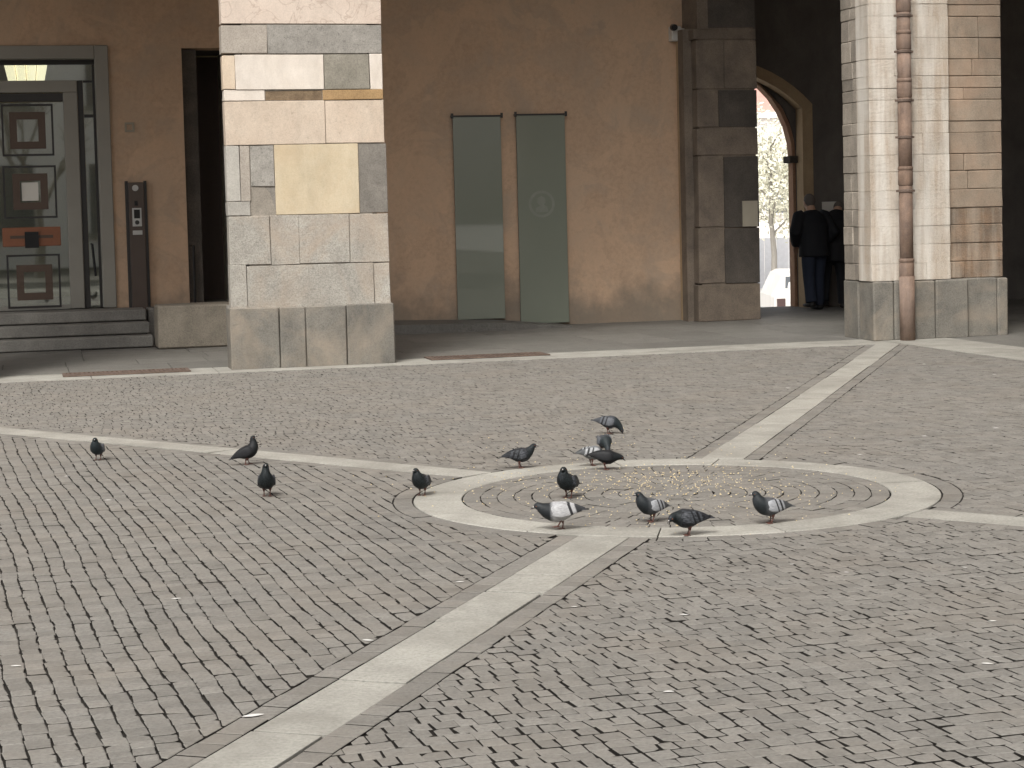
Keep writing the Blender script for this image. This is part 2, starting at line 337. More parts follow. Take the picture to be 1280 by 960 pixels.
def sector(a, b, rowdir, bedpoly, name, gap_row, gap_cross, lens, wds):
    stones = []; S = rowdir; T = Vector((-S.y, S.x, 0))
    off = HW + BW + 0.005
    PL = planes(a, b, off) + FAC
    t0, t1 = -40, 40; cy = Vector((0, 12, 0)); tb = T.dot(cy); sb = S.dot(cy)
    t = -14.0; k = 0
    while t < 14.0:
        wd = random.uniform(*wds); s = -14.0 + random.uniform(0, 0.1); k += 1
        while s < 14.0:
            ln = random.uniform(*lens); c = S * (sb + s + ln / 2) + T * (tb + t + wd / 2)
            if in_view(c) and all(n.dot(c) > d - 0.1 for n, d in PL) and (c - CC).length > ROUT + 0.05:
                gr = gap_row * random.uniform(0.45, 1.45); gc = gap_cross * random.uniform(0.2, 1.6)
                q = []
                for ds, dt in ((gc, gr), (ln - gc, gr), (ln - gc, wd - gr), (gc, wd - gr)):
                    ss = s + ds + random.uniform(-0.005, 0.005); q.append(S * (sb + ss) + T * (tb + t + dt + wave(ss, k * 0.25) + random.uniform(-0.004, 0.004)))
                if random.random() < .55:                             # a broken corner
                    i_ = random.randrange(4); cq = sum(q, Vector()) / 4; dv = (cq - q[i_]).normalized(); q = clip(q, dv, dv.dot(q[i_]) + random.uniform(.005, .013))
                for n, d in PL: q = clip(q, n, d + 0.002) if len(q) > 2 else q
                r = c - CC
                if len(q) > 2 and r.length < ROUT + BW + 0.35:
                    r = r.normalized(); q = clip(q, r, r.dot(CC) + ROUT + BW + 0.016)
                if len(q) > 2 and area(q) > 0.0007: stones.append(q)
            s += ln
        t += wd
    # border course along both strips
    for side, (n, d) in zip((a, b), planes(a, b, 0)):
        s = ROUT + 0.02; D = DIR[side]
        while s < 14:
            ln = random.uniform(0.11, 0.2); g = 0.003
            q = [CC + D * (s + g) + n * (HW + 0.006), CC + D * (s + ln - g) + n * (HW + 0.006),
                 CC + D * (s + ln - g) + n * (HW + BW + random.uniform(-.002, .004)), CC + D * (s + g) + n * (HW + BW + random.uniform(-.002, .004))]
            for nn, dd in planes(a, b, HW + 0.005) + FAC: q = clip(q, nn, dd) if len(q) > 2 else q
            if len(q) > 2 and in_view(q[0]) and area(q) > 0.002: stones.append(q)
            s += ln
    # border course round the ring
    a0, a1 = ANG[a], ANG[b]
    while a1 < a0: a1 += 2 * math.pi
    th = a0 + (HW + .02) / ROUT
    while th < a1 - (HW + .02) / ROUT:
        dth = random.uniform(0.11, 0.17) / ROUT
        pt = lambda r, tt: CC + Vector((math.cos(tt), math.sin(tt), 0)) * r
        q = [pt(ROUT + .01, th + .002), pt(ROUT + .01, th + dth - .002), pt(ROUT + .01 + BW, th + dth - .002), pt(ROUT + .01 + BW, th + .002)]
        for nn, dd in planes(a, b, HW + BW + 0.012): q = clip(q, nn, dd) if len(q) > 2 else q
        if len(q) > 2 and area(q) > 0.002: stones.append(q)
        th += dth
    return emit_paving(name, bedpoly, stones)
def far(k, L): return CC + DIR[k] * L
def line_hit(k, n, d): return CC + DIR[k] * ((d - n.dot(CC)) / n.dot(DIR[k]))
cornD = line_hit('D', ND, NF)
sector('B', 'A', RN, [CC, line_hit('B', ND, NF), un(-18, NF), un(-18, -3), far('A', 13)], 'cobble_paving_left', 0.0037, 0.0013, (0.07, 0.1), (0.074, 0.086))
sector('A', 'C', RU, [CC, far('A', 13), un(UR, -3), line_hit('C', UD, UR)], 'cobble_paving_front', 0.0030, 0.0037, (0.058, 0.09), (0.076, 0.092))
sector('C', 'D', RN, [CC, line_hit('C', UD, UR), un(UR, NF), cornD], 'cobble_paving_right', 0.0024, 0.0024, (0.07, 0.1), (0.075, 0.088))
sector('D', 'B', RU, [CC, cornD, line_hit('B', ND, NF)], 'cobble_paving_back', 0.0022, 0.0028, (0.06, 0.092), (0.076, 0.092))
# disc of concentric courses
st = []; r = RIN - 0.006
while r > 0.12:
    wd = min(random.uniform(0.092, 0.108), r); th = random.uniform(0, 6)
    e = th + 2 * math.pi; cnt = max(5, round(2 * math.pi * r / 0.115)); dth = 2 * math.pi / cnt
    for i in range(cnt):
        t0 = th + i * dth; g = 0.0025 / r; pt = lambda rr, tt: CC + Vector((math.cos(tt), math.sin(tt), 0)) * (rr + random.uniform(-.003, .003))
        st.append([pt(r - wd + .0035, t0 + g), pt(r - .002, t0 + g), pt(r - .002, t0 + dth - g), pt(r - wd + .0035, t0 + dth - g)])
    r -= wd
st.append([CC + Vector((math.cos(t), math.sin(t), 0)) * max(0.04, r - 0.008) for t in [k * math.pi / 4 for k in range(8)]])
emit_paving('cobble_paving_disc', [CC + Vector((math.cos(t), math.sin(t), 0)) * (RIN + 0.01) for t in [k * math.pi / 24 for k in range(48)]], st)
# the bed under strips and ring is the ground itself; pale strips and ring are slabs
def slab(name, poly, top, m, parent, bev=0.004, dep=0.06):
    v, f = prism(ccw(poly), top, bev, dep); return mesh_obj(name, v, f, m, parent)
def strip(key, nm, L, first):
    D = DIR[key]; N = Vector((-D.y, D.x, 0))
    root = kind(mesh_obj(nm, [CC + D * ROUT + N * HW + Vector((0, 0, -0.028)), CC + D * ROUT - N * HW + Vector((0, 0, -0.028)), CC + D * L - N * HW + Vector((0, 0, -0.028)), CC + D * L + N * HW + Vector((0, 0, -0.028))], [(0, 1, 2, 3)], M['joint']))
    s = ROUT + 0.006; i = 0
    while s < L - 0.2:
        ln = first[i] if i < len(first) else random.uniform(0.7, 1.5); i += 1; e = min(L, s + ln); sk = random.uniform(-.03, .03); g = .0065; a, b = random.uniform(-.008, .008), random.uniform(-.008, .008)
        q = [CC + D * (s + g + sk) + N * (HW + a), CC + D * (s + g) - N * (HW + b), CC + D * (e - g) - N * (HW + b), CC + D * (e - g) + N * (HW + a)]
        for nn, dd in FAC: q = clip(q, nn, dd) if len(q) > 2 else q
        if len(q) > 2: slab('paving_slab', q, random.uniform(0.001, 0.004), M['strip'], root)
        s = e
strip('A', 'stone_strip_near', 9.0, [1.05, .42, .62, 1.0, .7]); strip('B', 'stone_strip_left', 13.0, [1.3, 1.1])
strip('C', 'stone_strip_right', 8.2, [1.2, 1.4]); strip('D', 'stone_strip_corner', (cornD - CC).length, [.9, 1.15, 2.2, 1.6])
ringb = [CC + Vector((math.cos(k * math.pi / 24), math.sin(k * math.pi / 24), 0)) * ROUT + Vector((0, 0, -0.03)) for k in range(48)]
ring = kind(mesh_obj('stone_ring', ringb, [list(range(48))], M['joint']))
def arcslab(a0, a1):
    n = 8; A = [a0 + (a1 - a0) * i / n for i in range(n + 1)]; d = lambda a, r, z: CC + Vector((math.cos(a) * r, math.sin(a) * r, z))
    V = []; F = []; z = random.uniform(0.001, 0.004)
    for a in A: V += [d(a, RIN, -.05), d(a, RIN, z - .004), d(a, RIN + .005, z), d(a, ROUT - .005, z), d(a, ROUT, z - .004), d(a, ROUT, -.05)]
    for i in range(n):
        for k in range(5): F.append([i * 6 + k, (i + 1) * 6 + k, (i + 1) * 6 + k + 1, i * 6 + k + 1][::-1])
    F.append(list(range(6))); F.append([n * 6 + k for k in range(6)][::-1])
    mesh_obj('paving_slab', V, F, M['strip'], ring)
cuts = [R(x) for x in (8, 42, 74, 101, 140, 171, 204, 235, 262, 287, 322, 343, 368)]
for a, b in zip(cuts, cuts[1:]): arcslab(a + .0025, b - .0025)
# pale kerb bands in front of the arcades and the portico floor: slabs with open joints
floor = kind(mesh_obj('portico_floor', [un(-9, NF, -.02), un(17, NF, -.02), un(17, 29.3, -.02), un(-9, 29.3, -.02)], [(0, 1, 2, 3)], M['joint']))
def slabs(u0, u1, n0, n1, lu, m, parent):
    u = u0 + random.uniform(-0.5, 0)
    while u < u1:
        e = u + random.uniform(*lu); a, b = max(u, u0), min(e, u1)
        if b - a > 0.08:
            v = [un(a + .004, n0 + .004), un(b - .004, n0 + .004), un(b - .004, n1 - .004), un(a + .004, n1 - .004)]
            slab('floor_slab', v, random.uniform(0.0, 0.005), m, parent)
        u = e
slabs(-9, UR, NF, 21.62, (1.0, 1.9), M['strip'], floor)
n = 21.62
for dn in (0.95, 0.8, 0.9, 0.85, 0.9, 0.8): slabs(-9, 17, n, n + dn, (0.7, 1.6), M['slab'], floor); n += dn
while n < 29.2: slabs(8.9, 17, n, min(29.28, n + 0.8), (0.6, 1.2), M['slab'], floor); n += 0.8
floor2 = kind(mesh_obj('side_portico_floor', [un(UR, 2, -.02), un(17, 2, -.02), un(17, NF, -.02), un(UR, NF, -.02)], [(0, 1, 2, 3)], M['joint']))
n = 12.0
while n < 21.6:
    e = min(21.62, n + random.uniform(1.0, 1.8)); slab('floor_slab', [un(UR + .004, n + .004), un(UR + .85, n + .004), un(UR + .85, e - .004), un(UR + .004, e - .004)], .003, M['strip'], floor2)
    u = UR + .86
    while u < 16.9: f = min(17, u + random.uniform(.8, 1.5)); slab('floor_slab', [un(u + .004, n + .004), un(f - .004, n + .004), un(f - .004, e - .004), un(u + .004, e - .004)], .002, M['slab'], floor2); u = f
    n = e

# ------------------------------------------------------------------ the arcade: piers of odd stone blocks
SPR, CEIL = 4.4, 7.7
def pier_base(u, n): return un(u, n, 0.0)
p1 = thing('stone_pier', 'square pier patched from pink, white, grey and yellow stone blocks', 'pier', pier_base(3.05, 21.6))
N1 = 21.2
ubox('core', 2.38, 3.74, N1 + .012, 22.0, 0.0, SPR, M['mortar'], p1)
B1 = [(275, -40, 476, 30, 'pinkvein'), (276, 31, 334, 67, 'graybrown'), (334, 31, 477, 67, 'pit'),
      (278, 69, 294, 112, 'cream'), (294, 68, 405, 112, 'white'), (405, 68, 462, 112, 'greenish'), (462, 67, 478, 112, 'white'),
      (280, 112, 331, 126, 'white'), (331, 113, 403, 126, 'brownstrip'), (403, 112, 479, 125, 'ochrestrip'),
      (281, 126, 407, 181, 'pink'), (407, 125, 480, 179, 'pink'),
      (283, 182, 300, 252, 'lgray'), (300, 182, 313, 252, 'graybrown'), (313, 182, 343, 233, 'pit'), (313, 233, 345, 268, 'dgray'), (284, 252, 313, 270, 'lgray'),
      (343.5, 180, 449, 268, 'yellow'), (449, 179, 484, 266, 'dgray'),
      (286, 270, 338, 331, 'granite'), (338, 269, 374, 331, 'granite'), (374, 268, 437, 329, 'granite'), (437, 267, 486, 328, 'granite'),
      (288, 331, 309, 390, 'granite'), (309, 330, 468, 388, 'granite'), (468, 328, 488, 386, 'granite')]
for x0, y0, x1, y1, m in B1:
    u0, u1, z0, z1 = rect(x0, y0, x1, y1, N1); g = .003; dd_ = .2 if x0 < 290 else .34
    pr = random.uniform(0, .008) + (-.012 if m in ('brownstrip', 'dgray') else 0)
    ubox('stone_block', u0 + g, u1 - g, N1 - pr, N1 + dd_, z0 + g, z1 - g, M[m], p1, b=.004, jit=.004)
PW = [(288, 390, 350, 463), (350, 389, 383, 460), (383, 388, 434, 459), (434, 386, 494, 456)]
zt = .66
us = [uz(x0, 425, 21.15)[0] for x0, *_ in PW] + [uz(494, 422, 21.15)[0]]
for i in range(4): ubox('plinth_block', us[i] + .004, us[i + 1] - .004, 21.14 + random.uniform(0, .008), 21.6, -.01, zt + random.uniform(-.008, .004), M['plinth'], p1, b=.012, jit=.003)
for a, b in ((21.61, 22.1),):
    ubox('plinth_block', us[0] + .06, us[0] + .5, a, b, -.01, zt, M['plinth'], p1, b=.012); ubox('plinth_block', us[4] - .5, us[4] - .02, a, b, -.01, zt, M['plinth'], p1, b=.012)
zc = [uz(380, y, N1)[1] for y in (388, 330, 268, 180, 126, 68, 31, -40)] + [SPR]
for i in range(len(zc) - 1):                                              # flanks
    c = 21.56; 
    while c < 22.04:
        e = 22.05; m = M[random.choice(['granite', 'dgray', 'graybrown', 'pit'])]
        for ua, ub in ((2.29, 2.7), (3.4, 3.86)): ubox('stone_block', ua, ub, c + .003, e - .003, zc[i] + .003, zc[i + 1] - .003, m, p1, b=.006)
        c = e
ua, ub = rect(275, -40, 476, 30, N1)[:2]
ubox('stone_block', ua, ub, N1, 21.54, zc[-2] + .003, SPR, M['lgray'], p1, b=.006)

p2 = thing('stone_pier', 'limewashed corner pier of thin stone courses with rusty downpipe in front', 'pier', pier_base(10.55, 21.7))
N2 = 21.36
ul, um, ur = uz(1085, 200, N2)[0], uz(1184, 200, N2)[0], uz(1254, 200, N2)[0]
ubox('core', ul + .04, ur - .03, N2 + .045, 22.05, 0, SPR, M['mortar'], p2)
z = .70; i = 0
while z < SPR - .03:
    h = random.choice((.14, .2, .22, .25, .27)); zz = min(SPR, z + h); g = .0014
    low = z < 1.35
    a = ul + random.uniform(.3, .7)
    ubox('mortar_bed', ul + .02, um - .02, N2 - .045, N2 + .04, z, zz, M['limemortar'], p2)
    for s, e in ((ul, a), (a, um)):                                       # front strip, rounded edges
        ubox('stone_block', s + (g if s > ul else 0), e - (g if e < um else 0), N2 - .05 - random.uniform(0, .01), N2 + .3, z + g, zz - g, M['whitewash'], p2, b=.003, jit=.003, seg=2)
    c = [um] + ([um + random.uniform(.2, .45)] if random.random() < .6 else []) + [ur]
    for s, e in zip(c, c[1:]):
        ubox('stone_block', s + g, e - g, N2 + .03 - random.uniform(0, .012), N2 + .34, z + g, zz - g, M['brownstone' if low else 'tanstone'], p2, b=.008, jit=.003)
    c = N2 + .31; q = [c, 22.08 - random.choice((.2, .3, .25)), 22.1]
    for s, e in zip(q, q[1:]):                                            # flanks
        ubox('stone_block', ul + random.uniform(.0, .012), ul + .3, s + g, e - g, z + g, zz - g, M['quoin'], p2, b=.008, jit=.003)
    for s, e in ((N2 + .36, 22.1),): ubox('stone_block', ur - .3, ur - .005, s + g, e - g, z + g, zz - g, M['tanstone'], p2, b=.008)
    z = zz
pb = [uz(x, 395, 21.28)[0] for x in (1092, 1118, 1144, 1170, 1211, 1250, 1264)]
for i in range(6): ubox('plinth_block', pb[i] + .003, pb[i + 1] - .003, 21.27 + (.06 if i > 3 else 0) + random.uniform(0, .006), 21.7, -.01, .69 + random.uniform(-.005, .01), M['plinth'], p2, b=.018, jit=.003)
for a, b in ((21.71, 22.14),):
    ubox('plinth_block', pb[0], pb[0] + .4, a + .003, b, -.01, .7, M['plinth'], p2, b=.018); ubox('plinth_block', pb[6] - .4, pb[6], a + .003, b, -.01, .7, M['plinth'], p2, b=.018)

# downpipe
up_ = uz(1130, 200, 21.2)[0]; pn = 21.165
dp = thing('downpipe', 'rusty brown cast iron downpipe with collars on the corner pier', 'pipe', un(up_, pn, 0))
def vtube(name, u, n, z0, z1, r, m, parent, seg=16): v, f = loft([un(u, n, z0), un(u, n, z1)], [r, r], UD, seg); o = mesh_obj(name, v, f, m, parent); smooth_sides(o); return o
def smooth_sides(o):
    for p in o.data.polygons: p.use_smooth = len(p.vertices) <= 4
zs = [0.0] + [uz(1130, y, pn)[1] for y in (345, 230, 120, 60, 13)] + [SPR + 2.9]
for i in range(len(zs) - 1):
    vtube('pipe_length', up_, pn, zs[i] + .004, zs[i + 1] - .004, .09 if i == 0 else .079, M['rustpipe'], dp)
    if i < 5:
        zc_ = zs[i + 1]
        v, f = loft([un(up_, pn, zc_ - .02), un(up_, pn, zc_ - .01), un(up_, pn, zc_ + .15), un(up_, pn, zc_ + .16), un(up_, pn, zc_ + .165), un(up_, pn, zc_ + .2), un(up_, pn, zc_ + .205)], [.08, .086, .086, .081, .088, .088, .08], UD, 16)
        smooth_sides(mesh_obj('collar', v, f, M['rustpipe'], dp))
for y in (15, 60, 121, 167, 234): 
    z0 = uz(1130, y, pn)[1] - .06
    v, f = loft([un(up_, pn, z0), un(up_, pn, z0 + .005), un(up_, pn, z0 + .03), un(up_, pn, z0 + .035)], [.08, .09, .09, .08], UD, 16); cl_ = mesh_obj('clasp', v, f, M['rust'], dp)
    for s_ in (-1, 1): ubox('ear', up_ + s_ * .1 - .014, up_ + s_ * .1 + .014, pn - .01, pn + .02, z0 + .004, z0 + .03, M['rust'], cl_)

# unseen piers and arch walls above, both wings; left pier set to shade the door
def plain_pier(u0, u1, n0, n1, lab):
    t = thing('stone_pier', lab, 'pier', pier_base((u0 + u1) / 2, (n0 + n1) / 2)); ubox('plinth', u0 - .06, u1 + .06, n0 - .06, n1 + .06, -.01, .68, M['plinth'], t, b=.015); z = .68
    while z < SPR: zz = min(SPR, z + random.uniform(.3, .55)); ubox('stone_block', u0, u1, n0, n1, z + .003, zz - .001, M[random.choice(['granite', 'lgray', 'pink', 'cream'])], t, b=.008); z = zz
plain_pier(-2.12, -.45, N1, 22.05, 'unseen square stone pier added to shade the glass entrance door')  # added out of view so that its shadow falls on the door wall
plain_pier(10.0, 10.9, 13.6, 15.2, 'square stone pier of the side arcade')
def arch_wall(name, label, pts, ax, c0, c1, top):
    """pts: openings [(a,b)] along axis ax; wall between c0 and c1 across it, from the springing up to top"""
    lo, hi, ops = pts; N = 20; prof = [(lo, SPR)]
    for a, b in ops:
        r = (b - a) / 2; m = (a + b) / 2
        prof += [(m - r * math.cos(math.pi * k / N), SPR + r * math.sin(math.pi * k / N) * .95) for k in range(N + 1)]
    prof.append((hi, SPR)); prof = [p for i, p in enumerate(prof) if i == 0 or p != prof[i - 1]]
    V = []; F = []
    for s, z in prof:
        for c in (c0, c1):
            for q in (z, top): V.append(un(s, c, q) if ax == 'u' else un(c, s, q))
    L = len(prof)
    for i in range(L - 1):
        a, b = i * 4, (i + 1) * 4
        F += [[a, b, b + 1, a + 1], [a + 2, a + 3, b + 3, b + 2], [a, a + 2, b + 2, b], [a + 1, b + 1, b + 3, a + 3]]
    F += [[0, 1, 3, 2], [(L - 1) * 4, (L - 1) * 4 + 2, (L - 1) * 4 + 3, (L - 1) * 4 + 1]]
    return tag(mesh_obj(name, V, F, M['plaster']), label, 'wall')
arch_wall('arcade_wall', 'plastered upper wall above the arches of the portico', (-9, 11.45, [(-7.2, -2.12), (-.45, 2.2), (3.88, ul)]), 'u', N1 + .02, 22.03, 11.5)  # left bay narrowed, out of view, to keep sun off the door wall
arch_wall('arcade_wall', 'plastered upper wall above the arches of the side arcade', (5, N1, [(6.5, 13.6), (15.2, N1 - .02)]), 'n', 10.02, 10.9, 11.5)
kind(ubox('portico_ceiling', -9, 17, 22.05, 29.9, CEIL, CEIL + .3, M['ceiling'])); kind(ubox('side_portico_ceiling', 10.92, 17, 5, 22.04, CEIL, CEIL + .3, M['ceiling']))

# ------------------------------------------------------------------ inner wall of the portico
NW = 26.8
def X(x, y, n=NW): return uz(x, y, n)[0]
def Z(x, y, n=NW): return uz(x, y, n)[1]
dL, dR, dT, dB = -2.2, X(133, 240), Z(60, 66), 0.47                       # door opening
nL, nR, nT = X(232, 220), X(232, 220) + 1.0, Z(250, 60)                    # dark doorway
pwall = thing('portico_wall', 'ochre plaster wall under the arcade with glass panels', 'wall', un(4, NW + .2, 0))
def wl(u0, u1, z0, z1): ubox('plaster_panel', u0, u1, NW, NW + .4, z0, z1, M['plaster'], pwall)
wl(-9, dL, 0, CEIL); wl(dL + .0005, dR, dT, CEIL); wl(dR + .0005, nL, 0, CEIL); wl(nL + .0005, nR, nT, CEIL); UPL = X(852, 230)
wl(nR + .0005, UPL + .15, 0, CEIL)

# entrance: stone surround, door leaf, transom, side light, lobby
ent = thing('entrance_door', 'grey framed glass door with wire squares and brown wooden panels', 'door', un((dL + dR) / 2, NW, dB))
nf = NW - .05
a, b = X(119, 230), X(136, 230) + .0
sR0, sR1 = X(124, 240), X(141, 240)
ubox('surround', sR0, sR1, nf, NW + .3, dB, Z(60, 57), M['frame'], ent, b=.01)
ubox('surround', dL - .1, sR0 - .001, nf, NW + .3, Z(60, 74), Z(60, 57), M['frame'], ent, b=.01)
ubox('surround', dL - .3, dL - .101, nf, NW + .3, dB, Z(60, 57), M['frame'], ent, b=.01)
ND_ = NW + .16
zt0, zt1 = Z(50, 116, ND_), Z(50, 101, ND_); zh = Z(60, 81, ND_)
ubox('dark_lintel', dL, sR0, ND_ - .02, ND_ + .05, zh, Z(60, 72, ND_), M['darkmetal'], ent)  # dark lintel bar above the transom pane
s0, s1 = X(83, 240, ND_), X(101, 240, ND_)
ubox('stile', s0, s1, ND_ - .06, ND_ + .06, dB, zt0 - .001, M['frame'], ent, b=.008)
ubox('transom_bar', dL, s1, ND_ - .06, ND_ + .06, zt0, zt1, M['frame'], ent, b=.008)
ubox('post', s1 + .004, s1 + .075, ND_ - .02, ND_ + .04, dB, zt1, M['darkmetal'], ent)
ubox('post', sR0 - .035, sR0 - .003, ND_ - .02, ND_ + .04, dB, zh - .002, M['darkmetal'], ent)
ubox('glazing_bar', s1 + .08, sR0 - .036, ND_ - .01, ND_ + .03, Z(110, 147, ND_), Z(110, 143, ND_), M['darkmetal'], ent)
ubox('glazing_bar', s1 + .08, sR0 - .036, ND_ - .01, ND_ + .03, zt1 - .03, zt1, M['darkmetal'], ent)
ubox('transom_pane', dL, sR0 - .036, ND_, ND_ + .01, zt1 + .002, zh - .002, M['glass'], ent)
ubox('side_pane', s1 + .08, sR0 - .036, ND_ + .004, ND_ + .012, dB, zt1 - .032, M['glass'], ent)
ubox('door_pane', dL, s0 - .002, ND_ + .01, ND_ + .02, dB + .06, Z(40, 128, ND_), M['glass'], ent)
ubox('top_rail', dL, s0 - .002, ND_ - .02, ND_ + .03, Z(40, 127, ND_), Z(40, 117, ND_), M['darkmetal'], ent)
ubox('bottom_rail', dL, s0 - .002, ND_ - .02, ND_ + .03, dB, dB + .058, M['frame'], ent)
def frame4(name, x0, y0, x1, y1, wpx, n, d, m, parent):
    u0, u1, z0, z1 = rect(x0, y0, x1, y1, n); t = wpx / 84.0
    P = [(boxv(u0, u1, n, n + d, z1 - t, z1), BOXF), (boxv(u0, u1, n, n + d, z0, z0 + t), BOXF), (boxv(u0, u0 + t, n, n + d, z0 + t, z1 - t), BOXF), (boxv(u1 - t, u1, n, n + d, z0 + t, z1 - t), BOXF)]
    V, F = merge(P); return mesh_obj(name, V, F, m, parent)
for dx in (0, -88):
    for (x0, y0, x1, y1), (a0, b0, a1, b1) in (((2, 130, 67, 195), (12, 140, 57, 186)), ((4, 207, 71, 273), (16, 217, 60, 262)), ((9, 318, 76, 385), (21, 331, 66, 375))):
        frame4('wire_square', x0 + dx, y0, x1 + dx, y1, 2.2, ND_ - .03, .02, M['darkmetal'], ent)
        frame4('wood_square', a0 + dx, b0, a1 + dx, b1, 8, ND_ - .04, .04, M['brownwood'], ent)
    u0, u1, z0, z1 = rect(3 + dx, 284, 76 + dx, 308, ND_ - .05); hb = ubox('push_bar', u0, u1, ND_ - .07, ND_ - .01, z0, z1, M['redwood'], ent, b=.008)
    um_ = (u0 + u1) / 2; ubox('handle', um_ - .09, um_ + .09, ND_ - .11, ND_ - .072, z0 - .02, z1 - .06, M['black'], hb); ubox('groove', u0 + .1, u1 - .1, ND_ - .075, ND_ - .0705, (z0 + z1) / 2 - .02, (z0 + z1) / 2 + .02, M['brownwood'], hb)
u0, u1, z0, z1 = rect(27, 228, 48, 251, ND_ - .03); tag(ubox('reflection_sheet', u0, u1, ND_ - .005, ND_ + .004, z0, z1, M['paper']), 'white sheet standing in for a bright reflection in the glass door', 'notice')  # white sheet imitates a bright reflection in the pane
hd = tag(mesh_obj('pull_handle', *merge([loft([un(X(115, 302, ND_), ND_ - .04, Z(115, 305, ND_)), un(X(118, 302, ND_), ND_ - .04, Z(118, 345, ND_))], [.016, .016], UD, 8), loft([un(X(114, 302, ND_), ND_ - .04, Z(115, 305, ND_)), un(X(114, 302, ND_), ND_ + .0, Z(115, 305, ND_))], [.014, .014], UD, 8)]), M['black'], ent), 'x', 'x')
del hd['label']; del hd['category']
lob = thing('lobby', 'cream entrance lobby behind the glass door', 'room', un(0, 29, dB))
ubox('lobby_floor', -3.2, 3.0, NW + .42, 31.5, dB - .1, dB, M['slab'], lob); ubox('back_wall', -3.2, 3.0, 31.5, 31.7, dB, 4.4, M['lobby'], lob)
ubox('side_wall', 2.8, 3.0, NW + .42, 31.499, dB, 4.4, M['lobby'], lob); ubox('side_wall', -3.2, -3.0, NW + .42, 31.499, dB, 4.4, M['lobby'], lob); ubox('lobby_ceiling', -3.2, 3.0, NW + .42, 31.7, 4.4, 4.6, M['lobby'], lob)
lu0, lu1, lz0, lz1 = rect(3, 82, 62, 102, 28.6)
lamp = thing('ceiling_lamp', 'glowing warm white ribbed glass lamp inside the entrance lobby', 'lamp', un((lu0 + lu1) / 2, 28.6, lz0))
for k in range(4):
    a, b = lu0 + (lu1 - lu0) * k / 4, lu0 + (lu1 - lu0) * (k + 1) / 4; mid = (lu0 + lu1) / 2; tp = .78
    v = boxv(mid + (a - mid) * tp + .005, mid + (b - mid) * tp - .005, 28.5, 28.7, lz0, lz1 + .12); t4 = boxv(a + .005, b - .005, 28.42, 28.78, lz0, lz1 + .12)
    v, f = bevelled(v[:4] + t4[4:], BOXF, .012); mesh_obj('glass_shade', v, f, M['lamp'], lamp)
ubox('ceiling_plate', lu0 + .1, lu1 - .1, 28.5, 28.7, lz1 + .12, 4.4, M['chrome'], lamp)
# steps and stone block
stp = thing('door_steps', 'three worn grey stone steps in front of the glass door', 'steps', un(-1.5, 26, 0)); UE = uz(192, 425, 25.4)[0]
for i in range(3): ubox('step', -7, UE - .02 * i, 25.42 + .34 * i, NW - .001, .155 * i + .012, .155 * (i + 1), M['step'], stp, b=.012); ubox('riser_shade', -7, UE - .03 - .02 * i, 25.46 + .34 * i, NW - .002, .155 * i - .006, .155 * i + .012, M['black'], stp)  # black strips paint the shade under the tread nosings
kind(ubox('door_landing', -7, nR + .6, 26.44, NW + .42, .0, .4, M['step'])) if False else None
ubox('landing', UE + .0, X(260, 300), 26.3, NW - .001, .0, .466, M['step'], stp, b=.01)
bu0, bu1, bz0, bz1 = rect(197, 381, 292, 438, 24.95)
blk = tag(ubox('stone_block_seat', bu0, bu1 + .1, 24.95, 25.6, 0.004, bz1, M['blockstone'], None, b=.02, jit=.008), 'low rough stone block beside the door steps', 'stone block')
# dark doorway beside the pier
dn = thing('side_doorway', 'dark recessed doorway beside the many coloured pier', 'door', un((nL + nR) / 2, NW, 0))
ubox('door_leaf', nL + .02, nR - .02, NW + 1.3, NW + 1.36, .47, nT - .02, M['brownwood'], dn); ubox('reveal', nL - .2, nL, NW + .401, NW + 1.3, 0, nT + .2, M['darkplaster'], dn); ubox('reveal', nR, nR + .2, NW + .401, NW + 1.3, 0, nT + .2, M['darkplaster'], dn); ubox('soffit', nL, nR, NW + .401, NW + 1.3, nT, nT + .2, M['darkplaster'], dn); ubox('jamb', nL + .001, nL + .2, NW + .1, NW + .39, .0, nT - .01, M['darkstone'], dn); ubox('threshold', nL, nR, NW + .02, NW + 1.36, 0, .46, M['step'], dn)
v, f = merge([loft([un(X(241, 310), NW - .1, .5), un(X(241, 310), NW - .1, Z(240, 308))], [.02, .02], UD, 8), loft([un(X(241, 310), NW - .1, Z(240, 308)), un(X(238, 310), NW, Z(240, 308))], [.018, .018], Vector((0, 0, 1)), 8)])
tag(mesh_obj('handrail', v, f, M['black'], None), 'thin black handrail beside the dark doorway', 'handrail')
# intercom column
iu0, iu1, iz0, iz1 = rect(159, 228, 186, 388, NW - .1)
ic = thing('intercom_panel', 'tall dark bronze intercom column between door and doorway', 'intercom', un((iu0 + iu1) / 2, NW - .06, iz0))
ubox('column', iu0 + .04, iu1 - .04, NW - .12, NW - .001, iz0, iz1, M['bronze'], ic, b=.006)
for a, b in ((iu0, iu0 + .038), (iu1 - .038, iu1)): ubox('side_trim', a, b, NW - .09, NW - .001, iz0 - .02, iz1 + .02, M['darkmetal'], ic)
def plate(nm, x0, y0, x1, y1, m, par, n=NW - .12, d=.012):
    u0, u1, z0, z1 = rect(x0, y0, x1, y1, n); return ubox(nm, u0, u1, n - d, n + .0005, z0, z1, M[m], par, b=.002)
v, f = loft([un(X(169, 235, NW - .12), NW - .121, Z(169, 235, NW - .12)), un(X(169, 235, NW - .12), NW - .135, Z(169, 235, NW - .12))], [.042, .042], UD, 12); mesh_obj('camera_disc', v, f, M['chrome'], ic)
plate('button', 168, 251, 172, 257, 'black', ic); kp = plate('keypad', 165.5, 260, 177, 283, 'chrome', ic); plate('screen', 167.5, 262, 175, 273, 'black', kp, NW - .1325, .004); plate('name_plate', 166, 288, 178, 293.5, 'chrome', ic)
